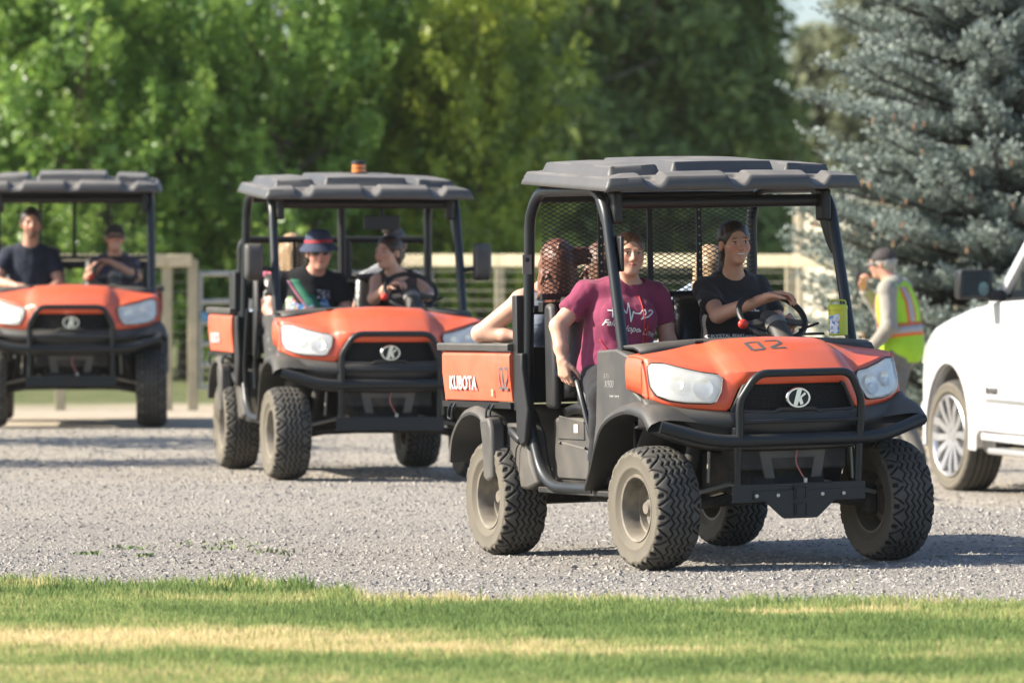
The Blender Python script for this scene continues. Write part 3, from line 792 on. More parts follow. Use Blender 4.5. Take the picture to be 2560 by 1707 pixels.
def make_hood(root):
    rows = []; NX = 61
    for v in range(31):
        row = []
        for i in range(NX):
            x = -.70 + 1.40 * i / (NX - 1); a = abs(x)
            yr = -.79 - .07 * (1 - (a / .7) ** 2); zr = 1.158 - .07 * (a / .7) ** 2.2
            zE = interp(a, [0, .28, .36, .45, .55, .65, .70], [.985, .983, .99, 1.022, 1.045, 1.072, 1.075])
            yE = nose(a, zE) - (.012 if a < .3 else .0)
            zB = interp(a, [0, .29, .315, .345, .36, .45, .56, .64, .70], [.944, .944, .90, .83, .803, .812, .825, .842, .872])
            yB = nose(a, zB)
            if v <= 17:
                t = v / 17
                y = lerp(yr, yE, t); bul = interp(a, [0, .33, .45, .7], [.055, .045, .015, .006])
                z = lerp(zr, zE, t) + bul * math.sin(math.pi * min(1, t * 1.0)) ** 1.1
                if t > .9: z -= 0
            else:
                t = (v - 17) / 13
                z = lerp(zE, zB, t); y = nose(a, z) - (.012 * (1 - t) if a < .3 else 0) - .008 * math.sin(math.pi * t)
            c = interp(v, [0, 17], [.30, .355])
            st = float(sstep(0, .045, c - a + .022)) if v <= 17 else float(sstep(0, .045, .355 - a + .022))
            lift = .020 * st * (1 if v <= 17 else max(0, 1 - (v - 17) / 8))
            lift *= float(sstep(0, 4, v))
            z += lift; y -= lift * .5 * (v > 10)
            row.append((x, y, z))
        rows.append(row)
    b = MB().grid(rows)
    # flanks: from the hood edge down to the cowl line, closing against the nose
    for s in (0, NX - 1):
        edge = [r[s] for r in rows]; top = edge[:18]; fr = edge[17:]
        sx = 1 if s else -1
        W = []
        for (x, y, z) in top:
            zb = interp(y, [-1.05, -.79], [.885, .925]); W.append([(x, y, z), (x + sx * .010, y, z - .012), (x + sx * .016, y, z - .04), (x + sx * .016, y, lerp(z, zb, .6)), (x + sx * .012, y, zb)])
        b.grid(W)
        zb = W[-1][-1][2]; y0 = top[-1][1]
        W2 = [[(x, y, z), (x + sx * .010, y + .004, z), (x + sx * .015, min(y + .012, y0), z), (x + sx * .013, y0, max(z, zb))] for (x, y, z) in fr]
        b.grid(W2)
    return b.build('hood', m_orange, root, smooth=42, solid=.006, recalc=False)

HL = [(.698, 1.035), (.683, 1.056), (.63, 1.053), (.55, 1.027), (.466, 1.004), (.392, .993), (.379, .972), (.393, .911), (.425, .857), (.45, .85), (.56, .855), (.63, .869), (.68, .893), (.70, .94)]
def patch(poly, s, off, bulge, rings=6):
    """poly in (|x|,z), laid on the nose surface, mirrored by s"""
    b = MB(); P = []
    # refine outline
    Q = []
    for i in range(len(poly)):
        p, q = poly[i], poly[(i + 1) % len(poly)]
        Q += [p, (lerp(p[0], q[0], .5), lerp(p[1], q[1], .5))]
    cx = sum(p[0] for p in Q) / len(Q); cz = sum(p[1] for p in Q) / len(Q); n = len(Q)
    for k in range(rings):
        t = 1 - k / rings
        P.append([(s * lerp(cx, x, t), nose(lerp(cx, x, t), lerp(cz, z, t)) - off - bulge * (1 - t ** 4) - .008 * math.sin(math.pi * .5), lerp(cz, z, t)) for x, z in Q])
    b.grid(P, closed=True)
    o = len(b.v); b.v.append((s * cx, nose(cx, cz) - off - bulge - .008, cz)); base = (rings - 1) * n
    for i in range(n): b.f.append((base + i, base + (i + 1) % n, o))
    # skirt into the body
    sk = [(s * x, nose(x, z) + .02, z) for x, z in Q]; b.grid([P[0], sk], closed=True)
    return b

def make_base():
    root = empty('utility_buggy')
    make_hood(root)
    # ---- headlights
    for s in (-1, 1):
        h = patch(HL, s, .013, .0).build('headlight', mat('headlight_housing', (.85, .84, .80), .20, metal=.6, col2=(.75, .73, .68), scale=14), root, 60)
        for (cx, cz, r) in ((.470, .918, .052), (.585, .945, .040)):
            fx = .797 * (cx / .69) ** 1.2; nv = Vector((s * fx, -1, .35)).normalized()
            M = Matrix.Translation(Vector((s * cx, nose(cx, cz) - .021, cz)) + nv * .002) @ nv.to_track_quat('Z', 'Y').to_matrix().to_4x4()
            MB().lathe([(r * 1.06, .0), (r, .012), (r * .93, .011), (r * .6, .003), (r * .25, .001), (.010, .001), (.010, .010), (.001, .012)], 24, M).build('reflector', m_chrome, h, 60)
        patch(HL, s, .032, .012).build('lens', m_lens, h, 60)
        seam = MB(); Q = [(x, z) for x, z in HL]
        seam.tube(rounded([(s * x, nose(x, z) - .022, z) for x, z in Q + Q[:2]], .012, 2)[1:-1], .0065, 6)
        seam.build('bezel', m_black, h)
    # ---- grille
    gp = [(-.279, .938), (.279, .938), (.343, .803), (.12, .795), (.10, .81), (-.10, .81), (-.12, .795), (-.343, .803)]
    b = MB(); N = 26
    rows = []
    for j in range(7):
        z = lerp(.80, .94, j / 6); hw = lerp(.345, .279, j / 6)
        rows.append([(lerp(-hw, hw, i / N), nose(lerp(-hw, hw, i / N), .85) + .035, z) for i in range(N + 1)])
    g = b.grid(rows).build('grille', m_black, root)
    bs = MB()
    for j in range(11):
        z = .808 + .124 * j / 10; hw = lerp(.338, .279, j / 10)
        bs.tube([(lerp(-hw, hw, i / 16), nose(lerp(-hw, hw, i / 16), .85) + .012, z) for i in range(17)], .0026, 4)
    for i in range(23):
        t = -1 + 2 * i / 22
        bs.tube([(t * .335, nose(t * .335, .85) + .016, .803), (t * .280, nose(t * .28, .85) + .016, .936)], .0030, 4)
    bs.build('grille_bars', m_black, g)
    fr = [(x, nose(x, .85) - .004, z) for x, z in gp]
    MB().tube(rounded(fr + fr[:2], .015, 3)[1:-1], .0105, 8).build('grille_frame', m_plast, g)
    # emblem: chrome oval ring, black field, slanted K-like mark
    M = Matrix.Translation((0, -1.352, .868)) @ Matrix.Rotation(math.pi / 2, 4, 'X') @ Matrix.Scale(.76, 4, (0, 1, 0))
    em = MB().lathe([(.066, -.012), (.070, .0), (.066, .006), (.056, .006), (.053, .0), (.053, -.01)], 40, M).build('emblem', m_chrome, g)
    MB().lathe([(.055, -.01), (.055, .001), (.001, .001)], 40, M).build('emblem_field', m_black, em)
    k = MB()
    Mk = Matrix.Translation((0, -1.3545, .868)) @ Matrix.Rotation(math.pi / 2, 4, 'X')
    def plate(b, pts, h0, h1):
        n = len(pts); b.add([Mk @ Vector((x, z, h0)) for x, z in pts] + [Mk @ Vector((x, z, h1)) for x, z in pts], [tuple(range(n)), tuple(range(2 * n - 1, n - 1, -1))] + [(i, (i + 1) % n, (i + 1) % n + n, i + n) for i in range(n)])
    plate(k, [(-.030, -.036), (-.008, .040), (.012, .044), (.020, .042), (-.008, -.040), (-.016, -.040)], 0, .004)
    plate(k, [(.006, .004), (.034, .028), (.042, .018), (.016, .0), (.026, -.030), (.010, -.039), (-.002, -.010)], 0, .0045)
    k.build('emblem_mark', m_chrome, em)
    # ---- dark front fascia
    rows = []; NX = 65
    zt = lambda a: interp(a, [0, .29, .36, .45, .56, .64, .70, .76], [.80, .80, .805, .813, .826, .843, .872, .875])
    prof = [(.0, .004), (-.022, -.004), (-.040, -.020), (-.052, -.055), (-.045, -.085), (-.018, -.115), (.0, -.135), (.008, -.19), (.05, -.20)]
    for dy, dz in prof:
        row = []
        for i in range(NX):
            x = -.74 + 1.48 * i / (NX - 1); a = abs(x)
            kx = 1 if a > .34 else .55
            sag = .05 * float(sstep(.45, .74, a)) if dz < -.08 else 0
            row.append((x * (1 + .02 * (dz < -.02)), nose(a, .8) + dy * kx + (.0 if a > .34 else .006), zt(a) + dz + sag + (.0 if a > .34 else .0)))
        rows.append(row)
    fa = MB().grid(rows).build('front_fascia', m_plast, root, smooth=50, solid=.01)
    lg = MB()
    for j in range(5):
        z = .655 + .012 * j
        lg.tube([(lerp(-.34, .34, i / 12), nose(lerp(-.34, .34, i / 12), .8) - .004, z) for i in range(13)], .003, 4)
    for i in range(33):
        x = lerp(-.34, .34, i / 32); lg.tube([(x, nose(x, .8) - .002, .648), (x, nose(x, .8) - .002, .708)], .0032, 4)
    lg.build('lower_grille', m_black, fa)
    # ---- front fenders and cowl panels
    for s in (-1, 1):
        arch = rounded([(0, -1.24, .735), (0, -1.16, .80), (0, -1.0, .825), (0, -.85, .822), (0, -.68, .79), (0, -.53, .735), (0, -.43, .63), (0, -.34, .50), (0, -.25, .395)], .12, 3)
        rows = []
        for i, p in enumerate(arch):
            q = arch[min(i + 1, len(arch) - 1)] - arch[max(i - 1, 0)]
            n = Vector((0, -q.z, q.y)).normalized()
            f = 1 - .5 * i / (len(arch) - 1)
            row = []
            for x, o in ((.50, .02), (.60, .035), (.68, .045), (.74, .040), (.778, .018), (.79, -.012), (.785, -.03), (.76, -.032), (.60, -.02), (.5, -.02)):
                xx = x if x < .6 else .6 + (x - .6) * (.45 + .55 * f)
                row.append((s * xx, p.y + n.y * o * f, p.z + n.z * o * f))
            rows.append(row)
        MB().grid(rows).build('front_fender', m_plast, root, smooth=40)
        poly = [(-.372, 1.118), (-.62, 1.128), (-.80, 1.09), (-.80, .93), (-.96, .86), (-.85, .835), (-.68, .80), (-.53, .745), (-.43, .64), (-.34, .51), (-.25, .40), (-.19, .40), (-.27, .55), (-.335, .74), (-.355, .95)]
        cw = MB().prism(poly, 0, s * .60, s * .695).build('side_cowl', m_plast2, root, bevel=.012, smooth=30)
        # decals on the cowl
        for (t, sz, y, z, mm, sh) in (('RTV', .040, -.50, .985, m_silver_print, .25), ('X900', .055, -.53, .945, m_silver_print, .25), ('Power Steering', .020, -.60, .885, m_white, .1)):
            me = text_mesh(t, sz, 0, -.0012, shear=sh); d = link('lettering', me, cw, mm)
            d.rotation_euler = (math.pi / 2, 0, -math.pi / 2) if s < 0 else (math.pi / 2, 0, math.pi / 2); d.location = (s * .6985, y, z)
    # ---- bull bar with receiver plate
    bb = empty('bull_bar'); bb.parent = root
    MB().tube(rounded([(-.737, -1.275, .737), (-.46, -1.35, .656), (.46, -1.35, .656), (.737, -1.275, .737)], .10), .033, 14).build('main_tube', m_steel, bb)
    MB().tube(rounded([(-.337, -1.362, .66), (-.342, -1.378, .83), (-.335, -1.385, .87), (-.262, -1.425, .998), (.262, -1.425, .998), (.335, -1.385, .87), (.342, -1.378, .83), (.337, -1.362, .66)], [0, .05, .05, .06, .06, .05, .05, 0]), .0205, 12).build('hoop', m_steel, bb)
    MB().tube([(-.338, -1.372, .752), (.338, -1.372, .752)], .010, 8).build('cross_rod', m_steel, bb)
    for s in (-1, 1):
        MB().tube([(s * .34, -1.345, .65), (s * .34, -1.325, .43)], .0205, 12).build('upright', m_steel, bb)
        MB().box((s * .345, -1.33, .703), (.03, .05, .04)).build('bracket', m_steel, bb, bevel=.003)
    MB().prism([(-1.345, .342), (-1.345, .432), (-1.25, .432), (-1.25, .426), (-1.338, .426), (-1.338, .348), (-1.25, .348), (-1.25, .342)], 0, -.373, .373).build('receiver_plate', m_steel, bb)
    vp = MB().prism([(-.255, .398), (.255, .398), (.20, .345), (.105, .262), (.09, .254), (-.09, .254), (-.105, .262), (-.20, .345), (-.262, .352), (-.262, .39)], 1, -1.354, -1.347).build('gusset_plate', m_steel, bb, bevel=.002)
    for x in (-.245, -.125, .125, .245):
        MB().lathe([(.011, 0), (.011, .006), (.007, .009), (.001, .009)], 6, Matrix.Translation((x, -1.354, .374)) @ Matrix.Rotation(math.pi / 2, 4, 'X')).build('bolt', m_bolt, vp)
    for z in (.385, .300):
        rc = MB(); sq = .035; t = .006
        for dx, dz, wx, wz in ((0, sq - t / 2, 2 * sq, t), (0, -sq + t / 2, 2 * sq, t), (sq - t / 2, 0, t, 2 * sq - 2 * t), (-sq + t / 2, 0, t, 2 * sq - 2 * t)):
            rc.box((dx, -1.30, z + dz), (wx, .125, wz))
        rc.build('receiver_tube', m_steel, vp)
        MB().box((0, -1.3615, z), (.050, .004, .050)).build('receiver_shade_patch', m_black, vp)  # black block painted as the shade inside the tube
    MB().tube(rounded([(.02, -1.285, .60), (.0, -1.30, .54), (.03, -1.30, .485), (.045, -1.31, .455)], .03), .004, 6).build('winch_lead', mat('lead_pink', (.45, .16, .15), .6), bb)
    MB().box((.05, -1.312, .44), (.018, .016, .034)).build('winch_plug', m_bolt, bb, bevel=.003)
    MB().prism([(-.19, .60), (.19, .60), (.16, .455), (.10, .455), (.12, .56), (-.12, .56), (-.10, .455), (-.16, .455)], 1, -1.275, -1.262).build('frame_bracket', m_plast2, root, bevel=.006)
    # ---- dash, floor, seats
    MB().grid([[(x, y, z - .03 * (abs(x) / .66) ** 2) for x in np.linspace(-.665, .665, 13)] for y, z in ((-.88, 1.135), (-.85, 1.162), (-.78, 1.176), (-.66, 1.176), (-.58, 1.165), (-.52, 1.12), (-.50, 1.02), (-.52, .90))]).build('dashboard', m_plast, root, smooth=40, solid=.02)
    MB().box((0, -.60, .70), (1.18, .03, .62)).build('firewall', m_black, root)
    MB().prism([(-.62, .385), (.50, .385), (.50, .355), (-.62, .355)], 0, -.68, .68).build('floor_pan', m_under, root, bevel=.006)
    for s in (-1, 1):
        # seat base with the moulded side box
        sb = MB().prism([(-.10, .40), (-.12, .58), (-.05, .735), (.20, .755), (.50, .755), (.50, .40)], 0, s * .10, s * .585).build('seat_base', m_plast2, root, bevel=.025, bseg=3)
        MB().prism([(.0, .43), (-.02, .56), (.02, .60), (.40, .63), (.44, .60), (.42, .43)], 0, s * .585, s * .60).build('side_panel', m_plast2, sb, bevel=.01)
        MB().prism([(.06, .64), (.07, .74), (.40, .765), (.42, .64)], 0, s * .585, s * .593).build('upper_panel', m_plast2, sb, bevel=.006)
        MB().box((s * .5955, .16, .70), (.002, .055, .045)).build('warning_sticker', mat('orange_sticker', (.75, .42, .20), .6, col2=(.7, .65, .5), scale=60), sb)
        for (yy, zz) in ((.02, .60), (.36, .62)):
            MB().ball((s * .604, yy, zz), .008, 8, 5).build('screw', m_black, sb)
        cu = MB(); rows = []
        for j in range(9):
            t = j / 8; y = lerp(-.08, .38, t); e = math.sin(math.pi * min(max(t, .04), .96)) ** .35
            rows.append([(s * .33 + lerp(-.25, .25, i / 8), y, .76 + (.11 + .035 * t) * (math.sin(math.pi * min(max(i / 8, .04), .96)) ** .3) * e - .02 * (1 - t)) for i in range(9)])
        cu.grid(rows).build('seat_cushion', m_vinyl, root, 60, solid=.05)
        rows = []
        for j in range(11):
            t = j / 10; z = lerp(.86, 1.375, t); e = math.sin(math.pi * min(max(t, .03), .97)) ** .3
            wd = lerp(.255, .215, t ** 2)
            rows.append([(s * .33 + lerp(-wd, wd, i / 8), .30 + .13 * t - .085 * e * (math.sin(math.pi * min(max(i / 8, .04), .96)) ** .3) + .06, z) for i in range(9)])
        MB().grid(rows).build('seat_back', m_vinyl, root, 60, solid=-.05)
        # hip guard behind the seat edge and grab bar beside it
        MB().prism([(.36, .80), (.35, 1.05), (.385, 1.34), (.41, 1.365), (.47, 1.365), (.49, 1.33), (.49, .80)], 0, s * .585, s * .635).build('hip_guard', m_plast, root, bevel=.03, bseg=3)
        MB().tube(rounded([(s * .60, .44, .985), (s * .60, .30, .99)], .02), .021, 10).build('hip_bar', m_steel, root)
        MB().tube(rounded([(s * .585, .26, .90), (s * .60, .14, .985), (s * .61, .05, .88), (s * .60, -.045, .68), (s * .585, -.06, .60)], .07), .016, 10).build('grab_bar', m_steel, root)
        MB().prism([(.18, .78), (.21, .89), (.10, .90), (.06, .80)], 0, s * .52, s * .57).build('belt_buckle', m_black, root, bevel=.012)
        # ---- side hoop of the roll-over frame
        MB().tube(rounded([(s * .66, -.24, .388), (s * .675, .30, .388), (s * .675, .46, .46), (s * .675, .635, .77), (s * .665, .63, 1.15), (s * .655, .60, 1.84), (s * .65, .47, 1.965), (s * .645, -.30, 1.955), (s * .648, -.42, 1.86), (s * .655, -.625, 1.15), (s * .655, -.66, 1.02)],
                  [0, .2, .2, .15, .2, .16, .16, .12, .16, .2, 0]), .030, 14).build('roll_hoop', m_steel, root)
        MB().prism([(-.215, 1.945), (-.31, 1.935), (-.40, 1.83), (-.475, 1.62), (-.462, 1.60), (-.40, 1.66)], 0, s * .625, s * .633).build('hoop_gusset', m_steel, root, bevel=.004)
        MB().box((s * .60, -.43, 1.86), (.055, .10, .17)).build('roof_bracket', m_black, root, bevel=.015)
        MB().prism([(.54, .62), (.50, .80), (.57, 1.02), (.56, 1.10), (.66, 1.10), (.66, .66), (.60, .60)], 0, s * .70, s * .735).build('hoop_cover', m_black, root, bevel=.01)
        # ---- rear fender and side skirt
        arch = rounded([(0, 1.54, .50), (0, 1.51, .64), (0, 1.37, .765), (0, 1.18, .80), (0, 1.03, .765), (0, .965, .66), (0, .955, .52)], .12, 4)
        rows = []
        for i, p in enumerate(arch):
            q = arch[min(i + 1, len(arch) - 1)] - arch[max(i - 1, 0)]; n = Vector((0, q.z, -q.y)).normalized()
            rows.append([(s * x, p.y + n.y * o, p.z + n.z * o) for x, o in ((.46, .02), (.62, .03), (.71, .03), (.762, .012), (.785, -.015), (.782, -.03), (.75, -.03), (.60, -.015), (.46, -.01))])
        MB().grid(rows).build('rear_fender', m_plast2, root, smooth=40)
        MB().prism([(.985, .42), (1.0, .62), (1.03, .74), (.90, .755), (.86, .70), (.85, .42), (.93, .40)], 0, s * .715, s * .802).build('fender_leg', m_plast2, root, bevel=.02, bseg=3)
        MB().prism([(.93, .40), (.94, .62), (.90, .72), (.66, .72), (.60, .66), (.56, .52), (.47, .40), (.60, .365), (.90, .37)], 0, s * .58, s * .70).build('side_skirt', m_plast2, root, bevel=.018)
        MB().tube(rounded([(s * .705, .62, .63), (s * .72, .70, .60), (s * .72, .72, .45), (s * .71, .74, .395)], .05), .004, 6).build('cable', m_black, root)
        MB().box((s * .715, .70, .655), (.05, .17, .05), Matrix.Rotation(.35 , 3, 'X')).build('fuel_cap', m_black, root, bevel=.018)
        # ---- cargo bed side
        pr = [(.838, .720), (.838, .735), (.99, .752), (1.085, .752), (1.108, .735), (1.108, .715)]
        sd = MB().prism([(x, z) for z, x in [(p[0], s * p[1]) for p in pr]], 1, .70, 1.68).build('bed_side', m_orange_bed, root, bevel=.004)
        MB().prism([(s * .70, 1.110), (s * .762, 1.110), (s * .765, 1.145), (s * .755, 1.152), (s * .70, 1.152)], 1, .69, 1.725).build('bed_rail', m_plast2, root, bevel=.004)
        MB().prism([(s * .70, .80), (s * .745, .80), (s * .75, .832), (s * .70, .832)], 1, .70, 1.70).build('bed_sill', m_black, root)
        for yy in (.94, 1.50):
            MB().tube(rounded([(s * .74, yy, .83), (s * .765, yy + .01, .79), (s * .765, yy + .015, .735), (s * .765, yy + .075, .735), (s * .765, yy + .07, .79), (s * .74, yy + .06, .83)], .02), .006, 6).build('tie_hook', m_steel, root)
        flip = (math.pi / 2, 0, -math.pi / 2) if s < 0 else (math.pi / 2, 0, math.pi / 2)
        yk = 1.37
        me = text_mesh('KUBOTA', .125, .0006, .0045, space=1.06); d = link('lettering', me, sd, mat('lettering_outline', (.30, .28, .27), .5)); d.rotation_euler = flip; d.location = (s * .7530, yk, .930); d.scale = (.76, .82, 1)
        me = text_mesh('KUBOTA', .125, .0006, .0006, space=1.06); d = link('lettering', me, sd, m_white); d.rotation_euler = flip; d.location = (s * .7550, yk, .930); d.scale = (.76, .82, 1)
        for p in d.parent.children: pass
    # ---- cross tubes, headboard, tailgate
    MB().tube([(-.64, -.40, 1.885), (.64, -.40, 1.885)], .032, 12).build('front_cross_tube', m_black, root)
    MB().tube([(-.65, .54, 1.93), (.65, .54, 1.93)], .028, 12).build('rear_cross_tube', m_black, root)
    MB().tube([(-.65, .60, 1.33), (.65, .60, 1.33)], .024, 10).build('rear_cross_tube', m_black, root)
    hb = MB(); hb.box((0, .675, .98), (1.40, .02, .30)); hb.build('bed_headboard', m_black, root, bevel=.005)
    MB().box((0, 1.205, .85), (1.40, 1.02, .02)).build('bed_floor', m_black, root)
    MB().box((0, 1.71, .975), (1.44, .04, .29)).build('tailgate', m_orange_bed, root, bevel=.01)
    # ---- underbody and running gear
    MB().prism([(-1.20, .40), (-1.18, .56), (-.62, .58), (-.60, .36)], 0, -.22, .22).build('front_subframe', m_under, root, bevel=.02)
    MB().prism([(-1.27, .50), (-1.27, .63), (-1.05, .63), (-1.05, .50)], 0, -.30, .30).build('radiator_shroud', m_under, root, bevel=.01)
    MB().prism([(.45, .33), (.45, .80), (1.6, .80), (1.6, .50), (1.2, .33)], 0, -.36, .36).build('engine_bay', m_under, root, bevel=.03)
    MB().prism([(-.60, .30), (-.60, .352), (.46, .352), (.46, .30)], 0, -.40, .40).build('skid_plate', m_under, root, bevel=.01)
    sk = MB()
    for i in range(8): sk.box((-.46, -.10 + .03 * i, .335), (.10, .012, .025))
    sk.build('heat_shield', m_under, root)
    for s in (-1, 1):
        MB().tube([(s * .20, -1.02, .36), (s * .56, -1.0, .30)], .022, 8).build('control_arm', m_under, root)
        MB().tube([(s * .20, -.86, .36), (s * .56, -1.0, .30)], .022, 8).build('control_arm', m_under, root)
        MB().tube([(s * .25, -1.05, .43), (s * .57, -1.06, .36)], .012, 8).build('tie_rod', mat('rod_steel', (.30, .28, .23), .5, metal=.5), root)
        MB().tube([(s * .12, -1.0, .345), (s * .60, -1.0, .318)], [.03, .02], 10).build('axle_shaft', m_under, root)
        MB().tube([(s * .50, -1.0, .36), (s * .42, -1.0, .66)], .038, 12).build('shock_absorber', m_under, root)
        MB().tube([(s * .41, -1.12, .44), (s * .40, -1.12, .60)], .009, 8).build('bracket_rod', mat('rod_steel', (.30, .28, .23), .5, metal=.5), root)
        MB().box((s * .56, -1.0, .32), (.07, .09, .16)).build('knuckle', m_under, root, bevel=.02)
        MB().tube([(0, 1.0, .32), (s * .62, 1.0, .318)], .05, 10).build('rear_axle', m_under, root)
        # inner arch liners
        MB().grid([[(s * x, -1.0 + .43 * math.cos(t), .36 + .44 * math.sin(t)) for x in (.36, .60)] for t in np.linspace(.0, math.pi * .60, 12)]).build('arch_liner', m_black, root, solid=.01)
    # ---- roof
    rows = []
    NX, NY = 150, 110
    for j in range(NY):
        v = j / (NY - 1); row = []
        for i in range(NX):
            u = -1 + 2 * i / (NX - 1)
            hw = .735 + .015 * math.sin(math.pi * v)
            yf = -.70 + .07 * abs(u) ** 3; yb = .56 - .03 * u * u
            x = u * hw; y = lerp(yf, yb, v)
            z0 = 1.985 + .055 * y
            ed = min((1 - abs(u)) * hw * 1.0, (y - yf) * 1.35, (yb - y))
            lip = float(np.clip(ed / .026, 0, 1))
            notch = min([float(np.clip((abs(x - c) - .028) / .038, 0, 1)) for c in (-.47, 0., .47)])
            rim = float(np.clip((yf + .155 - y) / .018, 0, 1))
            h = .062 * lip + .018 * float(np.clip((ed - .026) / .10, 0, 1))
            h -= rim * (1 - notch) * .042 * lip
            bx = float(np.clip((.300 - abs(x)) / .022, 0, 1))
            sx = float(np.clip((abs(x) - .355) / .022, 0, 1) * np.clip((.645 - abs(x)) / .022, 0, 1))
            inpad = max(bx, sx * .85)
            yy = float(np.clip((y - yf - .205) / .022, 0, 1) * np.clip((yb - .05 - y) / .05, 0, 1))
            h += .040 * inpad * yy - .022 * (1 - rim) * (1 - inpad * yy) * float(np.clip((ed - .05) / .03, 0, 1))
            dome = .026 * (1 - u * u) * math.sin(math.pi * min(max(v, 0), 1)) ** .6
            zz = z0 + h + dome - .006 * abs(u) ** 4
            if abs(u) < .35:
                q = (x / .085) ** 2 + ((y + .02) / .075) ** 2
                zz -= .006 * float(sstep(1.15, .9, q))
            row.append((x, y, zz))
        rows.append(row)
    MB().grid(rows).build('roof_canopy', m_roof, root, smooth=50, solid=.012)
    # ---- steering
    st = empty('steering_wheel', (.35, -.30, 1.275)); st.parent = root; st.rotation_euler = (R_(-48), 0, 0)   # wheel plane is local XZ -> tilt
    st.rotation_euler = (R_(42), 0, 0)
    b = MB(); rg = [(.182 * math.cos(t), .182 * math.sin(t), 0) for t in np.linspace(0, 2 * math.pi, 41)[:-1]]
    b.tube(rg, .0165, 10, closed=True).build('rim', m_black, st)
    b = MB(); b.lathe([(.001, .0), (.05, .0), (.062, -.02), (.055, -.05)], 20)
    for t in (R_(200), R_(-20), R_(270)):
        b.bar((.03 * math.cos(t), .03 * math.sin(t), -.02), (.178 * math.cos(t), .178 * math.sin(t), -.002), .045 if t < 4 else .06, .014)
    b.build('spokes', m_plast, st, bevel=.006)
    MB().tube([(.35, -.325, 1.25), (.35, -.52, 1.07)], [.05, .065], 14).build('steering_column', m_plast, root)
    MB().tube([(.35, -.33, 1.245), (.35, -.36, 1.215)], [.058, .06], 16).build('column_collar', mat('collar_grey', (.20, .19, .175), .5), root)
    lv = MB().tube([(.28, -.38, 1.20), (.17, -.36, 1.235)], .007, 8).build('lever', m_black, root)
    MB().ball((.155, -.357, 1.238), .026, 12, 8, (1.15, .8, 1)).build('lever_knob', m_red, lv)
    MB().tube([(.45, -.42, 1.20), (.56, -.43, 1.235)], .007, 8).build('lever', m_black, root)
    ds = MB(); ds.box((.42, -.66, 1.182), (.10, .06, .014)); ds.build('dash_switch', m_black, root, bevel=.004)
    for s in (-1, 1):
        MB().box((s * .33, -.86, 1.158), (.05, .02, .012)).build('hood_hinge', m_black, root, bevel=.003)
    return root

def diamond_screen(x0, x1, z0, z1, y, r=.0024, dx=.048, dz=.024):
    b = MB()
    def clip(x, z, s):
        """line z = z + s*(x'-x)*dz/dx clipped to the rectangle"""
        k = s * dz / dx; pts = []
        for xe in (x0, x1):
            ze = z + k * (xe - x)
            if z0 <= ze <= z1: pts.append((xe, ze))
        for ze in (z0, z1):
            xe = x + (ze - z) / k
            if x0 < xe < x1: pts.append((xe, ze))
        return pts[:2] if len(pts) >= 2 else None
    n = int((x1 - x0) / dx + (z1 - z0) / dz) + 4
    for s in (-1, 1):
        for i in range(-n, n):
            p = clip(x0 + i * dx, z0, s)
            if p and (Vector(p[0]) - Vector(p[1])).length > .01:
                b.bar((p[0][0], y, p[0][1]), (p[1][0], y, p[1][1]), r * 1.6, r * 2, up=(0, 1, 0))
    return b
def add_screen(root):
    sc = empty('rear_screen'); sc.parent = root; y = .50
    z0, z1, X = 1.40, 1.925, .64
    for a, b in (((-X, y, z0), (X, y, z0)), ((-X, y, z1), (X, y, z1)), ((-X, y, z0), (-X, y, z1)), ((X, y, z0), (X, y, z1))):
        MB().bar(a, b, .034, .034).build('frame_bar', m_black, sc)
    MB().bar((-X, y + .01, 1.345), (X, y + .01, 1.345), .06, .05).build('frame_bar', m_black, sc)
    for k, x in enumerate((-.29, 0, .29)):
        br = MB().bar((x, y - .008, z0), (x, y - .008, z1), .030, .012, up=(0, 1, 0)).build('screen_bar', m_black, sc)
        if k != 1:
            for i in range(11):
                MB().lathe([(.0055, -.001), (.0055, .001)], 8, Matrix.Translation((x, y - .0158, 1.44 + .046 * i)) @ Matrix.Rotation(math.pi / 2, 4, 'X')).build('hole_light_disc', mat('hole_light', (.42, .45, .36), .6), br)  # solid pale discs painted as daylight showing through perforations
    w_ = diamond_screen(-X + .012, X - .012, z0 + .012, z1 - .012, y + .004).build('expanded_mesh', m_black, sc, 0, recalc=False)
    # short side wing on the driver's side
    for s in (1,):
        wg = MB(); wg.bar((s * .655, .47, 1.36), (s * .655, .47, 1.90), .02, .02); wg.build('frame_bar', m_black, sc)
    return sc

